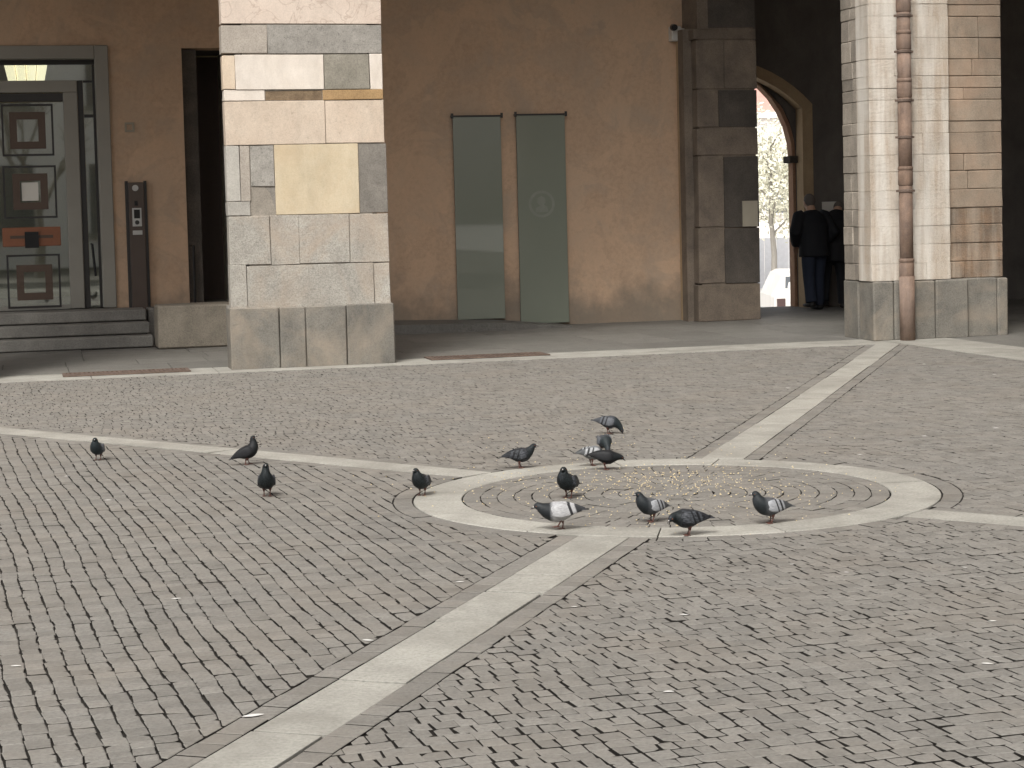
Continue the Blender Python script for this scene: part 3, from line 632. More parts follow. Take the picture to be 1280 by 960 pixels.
v, f = loft([un(X(171.5, 278, NW - .13), NW - .132, Z(171.5, 278, NW - .13)), un(X(171.5, 278, NW - .13), NW - .14, Z(171.5, 278, NW - .13))], [.03, .03], UD, 10); mesh_obj('knob', v, f, M['darkmetal'], kp)
wb = frame4('wall_socket', 156, 153, 168, 165, 2.2, NW - .02, .0199, M['notice'], None); tag(wb, 'small pale square wall bracket above the intercom column', 'bracket')
# glass panels
for (x0, y0, x1, y1, lab) in ((569, 146, 628.5, 399, 'green glass wall panel with reflections, beside the many coloured pier'), (648, 144, 708.5, 404, 'plain green glass wall panel with round pale emblem')):
    u0, u1, z0, z1 = rect(x0, y0, x1, y1, NW - .06)
    t = thing('glass_panel', lab, 'glass panel', un((u0 + u1) / 2, NW - .05, z0))
    ubox('glass_sheet', u0, u1, NW - .07, NW - .055, z0, z1, M['panel_glass' if x0 < 600 else 'panel_matt'], t, b=.003)
    ubox('backing', u0 + .01, u1 - .01, NW - .0545, NW - .001, z0 + .02, z1 - .01, M['darkmetal'], t)
    ubox('top_rail', u0 - .02, u1 + .02, NW - .085, NW - .001, z1 + .002, z1 + .022, M['darkmetal'], t)
    for q in (u0 - .03, u1 - .005): ubox('end_cap', q, q + .035, NW - .095, NW - .0855, z1 - .02, z1 + .05, M['darkmetal'], t)
    if x0 < 600: continue
    # etched roundel: a ring with a bust-like shape inside
    uc, zc_ = uz((x0 + x1) / 2 - 1, 255, NW - .07); rr = .19; V = []; F = []; K = 28
    for r_ in (rr * .8, rr):
        for k in range(K): V.append(un(uc + r_ * math.cos(6.2832 * k / K), NW - .0716, zc_ + r_ * math.sin(6.2832 * k / K)))
    for k in range(K): F.append([k, (k + 1) % K, K + (k + 1) % K, K + k])
    prof = [(-.45, -.62), (.5, -.58), (.4, -.2), (.15, -.05), (.3, .12), (.25, .45), (-.02, .6), (-.32, .45), (-.35, .1), (-.15, -.12), (-.48, -.3)]
    kk = len(V); V += [un(uc + a * rr, NW - .0718, zc_ + b * rr) for a, b in prof]; F.append([kk + i for i in range(len(prof))])
    em = mesh_obj('etched_emblem', V, F, M['etched'], t)
# ramp along the wall behind the pier
ra, rb, rc = 2.9, X(610, 405), X(700, 405)
V = [un(ra, 26.05, 0), un(rb, 26.05, 0), un(rc, 26.2, 0), un(rc, NW - .002, 0), un(ra, NW - .002, 0), un(ra, 26.05, .17), un(rb, 26.05, .1), un(rc, 26.2, .012), un(rc, NW - .002, .02), un(ra, NW - .002, .2), un(rb, NW - .002, .12)]
F = [[0, 1, 6, 5], [1, 2, 7, 6], [2, 3, 8, 7], [5, 6, 10, 9], [6, 7, 8, 10], [0, 5, 9, 4], [4, 9, 10, 8, 3], [0, 4, 3, 2, 1]]
tag(mesh_obj('stone_ramp', V, F, M['slab']), 'low wedge of grey stone ramp along the plaster wall foot', 'ramp')
# dirty damp plaster at the wall foot on the right: flaking skirt pieces
fl = [(728, 395), (745, 398), (772, 396), (790, 399), (808, 396), (826, 398), (840, 397)]
# inner pilaster and corner of the passage
NP = 26.15
pil = thing('stone_pilaster', 'dark grimy stone pilaster at the corner of the passage', 'pilaster', un(9.8, 26.6, 0))
q0, q1, q2 = X(853, 230, NP + .4), X(873, 230, NP), X(948, 230, NP)
ubox('core', q1 + .03, q2 - .03, NP + .008, 28.74, 0, CEIL, M['midstone'], pil)
ubox('plaster_return', q0 + .03, q1 + .1, NP + .42, NW + .001, 0, Z(860, 38, NP + .4), M['tan'], pil); ubox('plaster_fillet', q1 - .12, q1 + .06, NP + .2, NP + .419, 0, Z(860, 38, NP + .4), M['midstone'], pil)
BL = [(873, 355, 948, 401, 'midstone'), (873, 285, 906, 354, 'midstone'), (906, 285, 948, 354, 'darkstone'), (873, 195, 905, 284, 'midstone'), (905, 195, 948, 284, 'darkstone'), (871, 160, 948, 194, 'midstone'), (871, 112, 898, 159, 'midstone'), (898, 112, 948, 159, 'darkstone'), (870, 50, 905, 111, 'midstone'), (905, 50, 947, 111, 'midstone'), (866, 36, 947, 49, 'midstone'), (884, -40, 947, 35, 'darkstone')]
for x0, y0, x1, y1, m in BL:
    u0, u1, z0, z1 = rect(x0, y0, x1, y1, NP); ubox('stone_block', max(u0, q1 - .06) + .003, q2 - .002 if x1 > 940 else u1 - .003, NP - random.uniform(0, .012), NP + .5, max(z0, .003) + .003, z1 - .003, M[m], pil, b=.005, jit=.004)
zt_ = BL and Z(915, -40, NP)
ubox('stone_block', q1 + .1, q2, NP, NP + .5, zt_ + .003, CEIL, M['darkstone'], pil, b=.01)
u0, u1, z0, z1 = rect(928, 251, 947, 283, NP - .02); tag(ubox('wall_notice', u0, u1, NP - .03, NP - .0125, z0, z1, M['notice']), 'faded rectangular notice on the dark pilaster edge', 'notice')
# CCTV on the wall corner
cu, cz = uz(844, 40, NW - .1)
cc = thing('security_camera', 'small white security camera box high on the plaster wall edge', 'camera', un(cu, NW - .1, cz - .12))
ubox('housing', cu - .07, cu + .07, NW - .16, NW - .001, cz - .13, cz + .08, M['whiteplastic'], cc, b=.01)
v, f = loft([un(cu - .05, NW - .16, cz + .06), un(cu - .06, NW - .26, cz + .05)], [.05, .045], UD, 12); mesh_obj('lens', v, f, M['black'], cc)
ubox('arm', cu + .071, cu + .32, NW - .1, NW - .05, cz + .0, cz + .05, M['whiteplastic'], cc)
tag(mesh_obj('wall_cable', *loft([un(cu + .3, NW - .03, cz + .03), un(cu + .36, NW - .03, cz + .12), un(cu + .38, NW - .03, cz + .5), un(cu + .38, NW - .03, CEIL)], [.02] * 4, Vector((0, 1, 0)), 8), M['midstone']), 'thin grey cable pipe rising from the security camera', 'cable')

# end wall with the arched way out
NE = 28.75
ua, zspr = X(987, 300, NE + .46) + .05, Z(986, 197, NE + .4); ucn = ua - 1.53
uo, zk = X(1016, 250, NE), Z(1016, 130, NE)
end = thing('passage_wall', 'dark end wall of the passage pierced by an arched way out', 'wall', un(12, NE + .3, 0))
def arc(hw, zs, cz, r, N=18):
    """right-to-left outline of an arch with vertical jambs: from (hw, 0) up and over to (-hw, 0)"""
    a = math.asin(min(1, hw / r)); pts = [(hw, 0.0)]
    for i in range(N + 1):
        t = a - 2 * a * i / N; pts.append((r * math.sin(t), cz + r * math.cos(t)))
    pts.append((-hw, 0.0)); return pts
def outer():
    hw = uo - ucn; c = zk - math.sqrt(max(0.01, 2.32 ** 2 - hw * hw)); return arc(hw, zk, c, 2.32)
def inset(hw_add): 
    hw = uo - ucn - hw_add; r = 2.32 - hw_add; c = zk - math.sqrt(max(0.01, 2.32 ** 2 - (uo - ucn) ** 2)); return arc(hw, 0, c, r)
inn = arc(1.53, zspr, zspr, 1.53)
def ring_solid(o1, o2, n0, n1):
    V = []; F = []; L = len(o1)
    for (a, b), (c, d) in zip(o1, o2): V += [un(ucn + a, n0, b), un(ucn + c, n0, d), un(ucn + a, n1, b), un(ucn + c, n1, d)]
    for i in range(L - 1):
        p, q = i * 4, (i + 1) * 4
        F += [[p, p + 1, q + 1, q], [p + 2, q + 2, q + 3, p + 3], [p, q, q + 2, p + 2], [p + 1, p + 3, q + 3, q + 1]]
    return V, F
def wall_round(outl, uL, uR, top, n0, n1):
    """solid wall with an arched hole: outline projected outwards to a rectangle"""
    rect_o = []
    for i, (a, b) in enumerate(outl):
        if b <= 0.0001: rect_o.append((uR - ucn if a > 0 else uL - ucn, 0.0)); continue
        L = len(outl) - 1; f = i / L
        if f < .33: rect_o.append((uR - ucn, min(top, b * 1.0 + (top - b) * f / .33)))
        elif f > .67: rect_o.append((uL - ucn, min(top, b + (top - b) * (1 - f) / .33)))
        else: rect_o.append((uR - ucn + (uL - uR) * (f - .33) / .34, top))
    return ring_solid(outl, rect_o, n0, n1)
o_out, o_in = outer(), inset(.17)
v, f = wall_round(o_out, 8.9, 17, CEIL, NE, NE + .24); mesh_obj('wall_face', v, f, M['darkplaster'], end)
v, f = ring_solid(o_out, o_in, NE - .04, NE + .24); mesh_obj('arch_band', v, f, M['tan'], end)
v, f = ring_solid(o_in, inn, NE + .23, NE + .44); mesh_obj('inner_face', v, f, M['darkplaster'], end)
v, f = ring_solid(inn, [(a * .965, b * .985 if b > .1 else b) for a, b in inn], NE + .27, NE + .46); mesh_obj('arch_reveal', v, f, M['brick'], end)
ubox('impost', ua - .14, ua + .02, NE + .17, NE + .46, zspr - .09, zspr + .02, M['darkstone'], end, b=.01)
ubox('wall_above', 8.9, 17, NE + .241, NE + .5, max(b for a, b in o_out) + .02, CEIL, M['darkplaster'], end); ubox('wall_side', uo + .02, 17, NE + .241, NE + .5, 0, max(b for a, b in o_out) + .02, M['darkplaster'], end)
u0, u1, z0, z1 = rect(1028, 252, 1047, 271, NE - .02); tag(ubox('wall_poster', u0, u1, NE - .02, NE - .001, z0, z1, M['paper']), 'small pale paper poster on the dark passage wall', 'poster')
tag(ubox('side_wing_wall', 16.2, 16.6, 5, NE - .001, 0, CEIL, M['plaster']), 'shaded plaster back wall of the side arcade', 'wall')
dk = thing('side_door', 'dark painted door in the shaded side arcade wall', 'door', un(16.1, 25.5, 0)); ubox('door_leaf', 16.12, 16.19, 23.3, 28.2, 0, 3.1, M['black'], dk)
for k in range(2): ubox('door_panel', 16.09, 16.119, 23.6 + k * 2.4, 25.6 + k * 2.4, .3, 2.8, M['black'], dk)

# floor gratings
for cx, lab in (((80, 466.5, 236), 'rusty iron floor grating in front of the door steps'), ((533, 446, 684), 'rusty iron floor grating between the two big piers')):
    a, b = gp(cx[0], cx[1] + 2), gp(cx[2], cx[1] - 2); c = (a + b) / 2; uc, nc = c.dot(UD), c.dot(ND); L = (b - a).length / 2
    t = thing('floor_grating', lab, 'grating', un(uc, nc, .005))
    V, F = merge([(boxv(uc - L, uc + L, nc - .22, nc - .18, .004, .016), BOXF), (boxv(uc - L, uc + L, nc + .18, nc + .22, .004, .016), BOXF), (boxv(uc - L, uc - L + .04, nc - .18, nc + .18, .004, .016), BOXF), (boxv(uc + L - .04, uc + L, nc - .18, nc + .18, .004, .016), BOXF)])
    mesh_obj('frame', V, F, M['rust'], t); ubox('pit', uc - L + .04, uc + L - .04, nc - .18, nc + .18, .0052, .007, M['rust'], t)
    for k in range(26): s = uc - L + .06 + k * (2 * L - .12) / 25; ubox('bar', s - .012, s + .012, nc - .18, nc + .18, .0075, .015, M['rust'], t)

# ------------------------------------------------------------------ the street beyond the arch
def at(x, y, D): d = ray(x, y); return CAM + d * (D / d.y)
M['carwhite'] = plain('carwhite', (0.8, 0.78, 0.74), 0.25, 0.5, var=0.02); M['carglass'] = plain('carglass', (0.12, 0.13, 0.14), 0.1, 0.6); M['tyre'] = plain('tyre', (0.02, 0.02, 0.02), 0.8); M['redlamp'] = plain('redlamp', (0.12, 0.08, 0.075), 0.3)
M['pale'] = plain('pale', (0.82, 0.79, 0.76), 0.9, var=0.04, scale=1); M['pinkwall'] = plain('pinkwall', (0.62, 0.36, 0.31), 0.9); M['fence'] = plain('fence', (0.45, 0.455, 0.48), 0.8); M['bark'] = plain('bark', (0.3, 0.28, 0.25), 0.9)  # pale and fence lightened to stand in for the street glare
cp = at(963, 337, 42); base = Vector((cp.x + .88, 42, STREET))
car = thing('parked_car', 'white parked hatchback seen through the arched way out', 'car', base)
def carsec(y, hw, zb, zs, zr, rw):   # half profile of the body at station y
    return [(-hw * .94, zb), (-hw, zb + .25), (-hw, zs), (-rw, zr - .06), (-rw * .8, zr), (rw * .8, zr), (rw, zr - .06), (hw, zs), (hw, zb + .25), (hw * .94, zb)]
SEC = [(0.0, .70, .32, .80, .86, .55), (.06, .80, .28, .92, 1.15, .58), (.35, .84, .25, .95, 1.42, .60), (1.0, .85, .22, .95, 1.5, .62), (2.0, .85, .22, .95, 1.48, .62), (2.7, .85, .22, .93, 1.05, .64), (3.5, .83, .24, .85, .92, .7), (3.8, .74, .3, .7, .76, .6)]
V = []; F = []
for y, *s in SEC: V += [base + Vector((x, y, z)) for x, z in carsec(y, *s)]
for i in range(len(SEC) - 1):
    for k in range(10): k2 = (k + 1) % 10; F.append([i * 10 + k, i * 10 + k2, (i + 1) * 10 + k2, (i + 1) * 10 + k])
F += [list(range(10)), [70 + k for k in range(10)][::-1]]
mesh_obj('body', V, F, M['carwhite'], car)
mesh_obj('rear_window', [base + Vector(p) for p in ((-.56, .055, 1.12), (.56, .055, 1.12), (.52, .26, 1.36), (-.52, .26, 1.36), (-.56, .12, 1.12), (.56, .12, 1.12), (.52, .34, 1.36), (-.52, .34, 1.36))], BOXF, M['carglass'], car)
def wbox(nm, x0, x1, y0, y1, z0, z1, m, par, off, b=.0):
    v = [off + Vector(p) for p in ((x0, y0, z0), (x1, y0, z0), (x1, y1, z0), (x0, y1, z0), (x0, y0, z1), (x1, y0, z1), (x1, y1, z1), (x0, y1, z1))]; f = BOXF
    if b: v, f = bevelled(v, f, b)
    return mesh_obj(nm, v, f, m, par)
wbox('bumper', -.82, .82, -.06, .1, .3, .52, M['carwhite'], car, base, .03); wbox('licence_plate', -.26, .26, -.03, -.001, .6, .72, M['paper'], car, base)
for s in (-1, 1): wbox('tail_light', s * .66 - .09, s * .66 + .09, -.012, .05, .72, .9, M['redlamp'], car, base)
for s in (-1, 1):
    for y in (.7, 3.05):
        v, f = loft([base + Vector((s * .66, y, .3)), base + Vector((s * .87, y, .3))], [.3, .3], Vector((0, 0, 1)), 18); wq = mesh_obj('wheel', v, f, M['tyre'], car); v, f = loft([base + Vector((s * .871, y, .3)), base + Vector((s * .885, y, .3))], [.19, .17], Vector((0, 0, 1)), 14); mesh_obj('rim', v, f, M['chrome'], wq)
fb = at(940, 340, 68)
fen = thing('street_fence', 'low grey street fence behind the white car', 'fence', Vector((fb.x, 68, STREET)))
for k in range(26): wbox('board', fb.x - 5 + k * .42, fb.x - 5 + k * .42 + .4, 68, 68.08, STREET, STREET + 1.75, M['fence'], fen, Vector((0, 0, 0)))
bb = at(955, 120, 88)
bld = thing('street_building', 'pale building with pink upper wall across the street', 'building', Vector((bb.x, 90, STREET)))
wbox('wall', -14, 14, 88, 96, STREET, 5.6, M['pale'], bld, Vector((bb.x, 0, 0))); wbox('upper_wall', -14, 14, 87.9, 96, 5.6, 9.0, M['pinkwall'], bld, Vector((bb.x, 0, 0))); wbox('cornice', -14.2, 14.2, 87.6, 87.899, 5.45, 5.7, M['pale'], bld, Vector((bb.x, 0, 0)))
for k in range(9):
    wx = -12 + k * 3; wi = wbox('window', wx, wx + 1.1, 87.93, 87.999, 1.2, 3.2, M['carglass'], bld, Vector((bb.x, 0, 0))); wbox('sill', wx - .1, wx + 1.2, 87.8, 87.92, 1.1, 1.2, M['pale'], wi, Vector((bb.x, 0, 0)))
def leafmat(name, c1, c2):
    m, nt, b = new_mat(name, .7, .2); g = node(nt, 'ShaderNodeNewGeometry'); nt.links.new(ramp(nt, g.outputs['Random Per Island'], [(0, c1), (1, c2)]), b.inputs['Base Color']); return m
M['leaf'] = leafmat('leaf', (0.62, 0.62, 0.5), (0.82, 0.79, 0.66))  # leaf tones bleached, the glare outside is put into the colour
def tree(px, D, top, lab, spread):
    b = at(px, 330, D); b.z = STREET; t = thing('street_tree', lab, 'tree', b); h = top - STREET; rnd = random.Random(int(px))
    P = [loft([b, b + Vector((.05, 0, h * .25)), b + Vector((-.03, 0, h * .45)), b + Vector((0, 0, h * .9))], [.1, .085, .07, .02], Vector((1, 0, 0)), 8)]
    tips = []
    for k in range(11):
        a = k * 2.4; z0 = h * (.36 + .045 * k); L = spread * rnd.uniform(.55, 1.0) * (1 - .04 * k); e = b + Vector((math.cos(a) * L, math.sin(a) * L, z0 + L * .75)); P.append(loft([b + Vector((0, 0, z0)), (b + Vector((0, 0, z0)) + e) / 2 + Vector((0, 0, .12)), e], [.035, .025, .008], Vector((.3, .2, 1)), 5)); tips += [e, (b + Vector((0, 0, z0)) + e) / 2]
    V, F = merge(P); mesh_obj('trunk', V, F, M['bark'], t)
    V = []; F = []
    for e in tips:
        for _ in range(110):
            c = e + Vector((rnd.gauss(0, .36), rnd.gauss(0, .36), rnd.gauss(0, .33))); q = Vector((rnd.uniform(-1, 1), rnd.uniform(-1, 1), rnd.uniform(-1, 1))).normalized(); r = q.orthogonal().normalized(); s = rnd.uniform(.05, .1); k = len(V)
            V += [c - q * s, c + r * s * .5, c + q * s, c - r * s * .5]; F.append([k, k + 1, k + 2, k + 3])
    mesh_obj('crown', V, F, M['leaf'], t)
tree(966, 58, 4.3, 'slim tree with yellow green leaves seen through the arch', 1.7)
tree(925, 64, 4.6, 'second yellowing street tree half hidden by the pilaster', 1.9)
tree(1003, 62, 3.9, 'street tree hidden behind the arch jamb', 1.6)

# the far side of the piazza, mirrored in the door and wall glass
opp = thing('palace', 'pale plastered palace with tall shuttered windows across the piazza', 'building', un(0, -16, 0))
ubox('wall', -22, 9, -20, -16, 0, 11, M['pale'], opp); ubox('roof_eave', -22.5, 9.5, -20.3, -15.2, 11, 11.35, M['bark'], opp)
for k in range(9):
    for z0 in (1.2, 5.6):
        wu = -20 + k * 3.2; wi = ubox('window', wu, wu + 1.3, -15.999, -15.93, z0, z0 + 2.4, M['carglass'], opp); ubox('sill', wu - .15, wu + 1.45, -15.99, -15.8, z0 - .15, z0, M['strip'], wi)
def bare_tree(u, n, lab):
    b = un(u, n, 0); t = thing('bare_tree', lab, 'tree', b); rnd = random.Random(int(u * 10)); P = []
    def br(p, d, L, r, lv):
        e = p + d * L; mid = (p + e) / 2 + Vector((rnd.uniform(-.1, .1), rnd.uniform(-.1, .1), 0)) * L; P.append(loft([p, mid, e], [r, r * .8, r * .6], Vector((.37, .81, .2)), 6))
        if lv:
            for _ in range(3): br(e - d * L * rnd.uniform(0, .3), (d + Vector((rnd.uniform(-.8, .8), rnd.uniform(-.8, .8), rnd.uniform(.0, .5)))).normalized(), L * rnd.uniform(.6, .8), r * .55, lv - 1)
    br(b, Vector((0, 0, 1)), 2.4, .17, 4); V, F = merge(P); mesh_obj('trunk', V, F, M['bark'], t)
bare_tree(.5, -5, 'bare tree on the piazza mirrored in the entrance door glass'); bare_tree(7.2, -6, 'bare tree across the piazza near the side arcade')

# ------------------------------------------------------------------ people in the passage
def remeshed(name, parts, voxel, m, parent, smooth=3):
    V, F = merge(parts); me = bpy.data.meshes.new('tmp'); me.from_pydata([tuple(v) for v in V], [], F); me.update()
    bm = bmesh.new(); bm.from_mesh(me); bmesh.ops.recalc_face_normals(bm, faces=bm.faces); bm.to_mesh(me); bm.free()
    t = bpy.data.objects.new('tmp', me); link(t); r = t.modifiers.new('r', 'REMESH'); r.mode = 'VOXEL'; r.voxel_size = voxel; s = t.modifiers.new('s', 'SMOOTH'); s.iterations = smooth; s.factor = .5
    ev = t.evaluated_get(bpy.context.evaluated_depsgraph_get()); out = bpy.data.meshes.new_from_object(ev); bpy.data.objects.remove(t)
    out.name = name; out.materials.clear(); out.materials.append(m); out.polygons.foreach_set('use_smooth', [True] * len(out.polygons))
    o = bpy.data.objects.new(name, out); link(o, parent); return o
M['skin'] = plain('skin', (0.42, 0.26, 0.18), 0.6); M['hair'] = plain('hair', (0.10, 0.085, 0.075), 0.7, scale=60); M['jacket'] = plain('jacket', (0.012, 0.013, 0.016), 0.75, 0.2); M['jeans'] = plain('jeans', (0.022, 0.028, 0.045), 0.85, 0.2, scale=30); M['shoe'] = plain('shoe', (0.015, 0.014, 0.014), 0.6); M['coat'] = plain('coat', (0.010, 0.010, 0.012), 0.8, 0.2); M['eyes'] = plain('eyes', (0.05, 0.04, 0.03), 0.3)
def person(loc, rot, label, lean, stride, coat_low, jk, tr, head_dz=0.0):
    t = thing('person', label, 'person', loc); t.rotation_euler = (0, 0, rot); t.scale = (1.08, 1.08, 1.02); Xa = Vector((1, 0, 0))
    bend = lambda z: lean * max(0, z - .9)                        # trunk leans forward (local +y)
    def V3(x, y, z): return Vector((x, y + bend(z), z - .12 * abs(lean) * max(0, z - .9)))
    legs = []; pants = []; shoes = []; armp = []; sleeves = []; hands = []
    for s in (-1, 1):
        st_ = stride * s; kn = Vector((.105 * s, st_ * .45 + .03, .5)); an = Vector((.115 * s, st_, .09 + (.05 if st_ < 0 else 0))); hip = Vector((.09 * s, 0, .93))
        legs.append(loft([hip, (hip + kn) / 2, kn, (kn + an) / 2 + Vector((0, -.015, 0)), an], [.088, .078, .055, .054, .036], Xa, 12)); pants.append(loft([hip, (hip + kn) / 2, kn, (kn + an) / 2, an + Vector((0, 0, -.02))], [.112, .1, .082, .08, .08], Xa, 14))
        shoes.append((s, loft([an + Vector((0, -.07, -.05)), an + Vector((0, 0, -.045)), an + Vector((0, .1, -.058)), an + Vector((0, .19, -.066))], [(.036, .035), (.046, .046), (.048, .032), (.03, .02)], Xa, 10)))
        sh, el, wr = V3(.195 * s, 0, 1.42), V3(.315 * s, -.05, 1.16), V3(.22 * s, .13, .98)
        armp.append(loft([sh, (sh + el) / 2, el, (el + wr) / 2, wr], [.055, .05, .042, .04, .028], Xa, 10)); sleeves.append(loft([V3(.15 * s, 0, 1.43), sh, (sh + el) / 2, el, (el + wr) / 2, wr], [.085, .098, .092, .084, .076, .058], Xa, 12))
        f = (wr - el).normalized(); side = f.cross(Vector((0, 0, 1))).normalized(); pal = wr + f * .05
        hands.append(loft([wr, pal, wr + f * .1], [(.026, .022), (.042, .016), (.038, .013)], side, 10))
        for i, ln in enumerate((.068, .078, .074, .058)):
            r0 = wr + f * .095 + side * ((i - 1.5) * .019); hands.append(loft([r0, r0 + f * ln * .55 + Vector((0, 0, -.012)), r0 + f * ln * .85 + Vector((0, 0, -.035))], [.0095, .009, .0075], side, 6))
        th = wr + f * .04 - side * .036 * s; hands.append(loft([th, th + f * .035 - side * .022 * s, th + f * .06 - side * .024 * s], [.012, .011, .008], side, 6))
    torso = loft([V3(0, 0, .86), V3(0, 0, .96), V3(0, 0, 1.08), V3(0, .01, 1.28), V3(0, 0, 1.42), V3(0, 0, 1.48), V3(0, .005, 1.56)], [(.15, .11), (.165, .12), (.15, .11), (.185, .125), (.17, .095), (.07, .065), (.058, .058)], Xa, 16)
    hc = V3(0, .02 + head_dz * .6, 1.655 - head_dz); hd = [sphere(hc, .1, 14, 10, (.76, .93, 1.15)), sphere(hc + Vector((0, .035, -.055)), .06, 12, 8, (.85, .9, .9)), sphere(hc + Vector((0, .095, -.02)), .016, 8, 6, (.8, 1, 1.6)), sphere(hc + Vector((0, .085, -.062)), .012, 8, 6, (2, .6, .5)),
          sphere(hc + Vector((.078, 0, -.01)), .022, 8, 6, (.4, .8, 1.3)), sphere(hc + Vector((-.078, 0, -.01)), .022, 8, 6, (.4, .8, 1.3)), loft([V3(0, 0, 1.5), hc + Vector((0, -.01, -.08))], [.058, .056], Xa, 12)]
    remeshed('body', legs + armp + hands + [torso] + hd, .011, M['skin'], t, 2)
    hr = remeshed('hair', [sphere(hc + Vector((0, -.016, .022)), .103, 16, 12, (.79, .9, 1.06)), sphere(hc + Vector((0, -.05, -.03)), .06, 10, 8, (1.05, .7, 1))], .012, M['hair'], t, 2)
    for s in (-1, 1): v, f = sphere(hc + Vector((.03 * s, .083, .008)), .011, 8, 6); mesh_local('eye', v, f, M['eyes'], t)
    jt = [(.95, .225, .165), (1.08, .225, .165), (1.28, .24, .175), (1.42, .205, .13), (1.5, .085, .085)]
    if coat_low < .9: jt = [(coat_low, .235, .175)] + jt
    remeshed('jacket', sleeves + [loft([V3(0, 0, z) for z, a, b in jt], [(a, b) for z, a, b in jt], Xa, 18)], .014, jk, t, 4)
    remeshed('trousers', pants + [loft([(0, 0, .84), (0, 0, .95), (0, 0, 1.0)], [(.165, .125), (.17, .13), (.16, .12)], Xa, 16)], .013, tr, t, 3)
    for s, q in shoes: mesh_local('shoe', q[0], q[1], M['shoe'], t, True)
    return t
def mesh_local(name, v, f, m, parent, smooth=True):
    me = bpy.data.meshes.new(name); me.from_pydata([tuple(x) for x in v], [], f); me.update(); me.materials.append(m); me.polygons.foreach_set('use_smooth', [smooth] * len(f))
    o = bpy.data.objects.new(name, me); return link(o, parent)
pa = gp(1019, 387.5, .004); person(pa, AL + R(8), 'person in dark jacket and dark blue jeans walking away under the arch', .12, .09, .8, M['jacket'], M['jeans'], .03)
pb_ = gp(1042, 385.5, .004); person(pb_ , AL - R(38), 'stooping person in long black coat beside the corner pier', .5, .12, .7, M['coat'], M['jacket'], .12)

# ------------------------------------------------------------------ pigeons
BODY = [(-8.2, 8.2, .9, .7), (-6.2, 8.4, 2.3, 1.8), (-3.2, 8.5, 4.1, 3.6), (0.3, 8.5, 5.0, 4.7), (3.3, 8.9, 4.9, 4.7)]
NECK = {'up': [(5.5, 10.4, 3.6, 3.6), (6.6, 12.3, 2.7, 2.8), (7.1, 14.0, 2.05, 2.15), (7.4, 15.3, 1.75, 1.85), (8.0, 16.3, 1.65, 1.6), (9.0, 16.5, 1.1, 1.1), (9.5, 16.4, .5, .5)],
        'mid': [(5.6, 9.9, 3.6, 3.5), (7.2, 11.2, 2.7, 2.7), (8.4, 12.5, 2.05, 2.05), (9.2, 13.4, 1.75, 1.75), (10.1, 13.8, 1.55, 1.5), (11.0, 13.7, 1.0, 1.0), (11.4, 13.6, .5, .5)],
        'hunch': [(5.7, 10.2, 4.2, 4.0), (7.0, 11.8, 3.4, 3.4), (7.7, 13.1, 2.6, 2.7), (8.1, 14.2, 2.15, 2.2), (8.8, 14.9, 1.9, 1.85), (9.8, 14.9, 1.25, 1.25), (10.3, 14.8, .5, .5)],
        'fwd': [(5.8, 9.6, 4.0, 3.9), (7.5, 10.5, 3.1, 3.1), (8.8, 11.3, 2.4, 2.4), (9.7, 11.9, 2.05, 2.05), (10.6, 12.1, 1.8, 1.75), (11.5, 11.9, 1.2, 1.2), (11.9, 11.7, .5, .5)],
        'low': [(5.6, 9.2, 3.6, 3.5), (7.5, 9.5, 2.8, 2.7), (8.9, 9.6, 2.15, 2.1), (10.0, 9.5, 1.75, 1.75), (10.9, 9.2, 1.55, 1.5), (11.7, 8.7, 1.0, 1.0), (12.0, 8.4, .5, .5)],
        'peck': [(5.7, 8.3, 3.6, 3.5), (7.6, 7.1, 2.7, 2.7), (9.0, 5.7, 2.1, 2.05), (9.9, 4.6, 1.75, 1.75), (10.5, 3.6, 1.5, 1.5), (10.9, 2.7, 1.0, 1.0), (11.0, 2.3, .5, .5)]}
def catmull(pts, n=3):
    out = []
    for i in range(len(pts) - 1):
        p0, p1, p2, p3 = pts[max(i - 1, 0)], pts[i], pts[i + 1], pts[min(i + 2, len(pts) - 1)]
        for k in range(n):
            t = k / n; out.append(tuple(.5 * (2 * b + (c - a) * t + (2 * a - 5 * b + 4 * c - d) * t * t + (3 * b - a - 3 * c + d) * t ** 3) for a, b, c, d in zip(p0, p1, p2, p3)))
    return out + [pts[-1]]
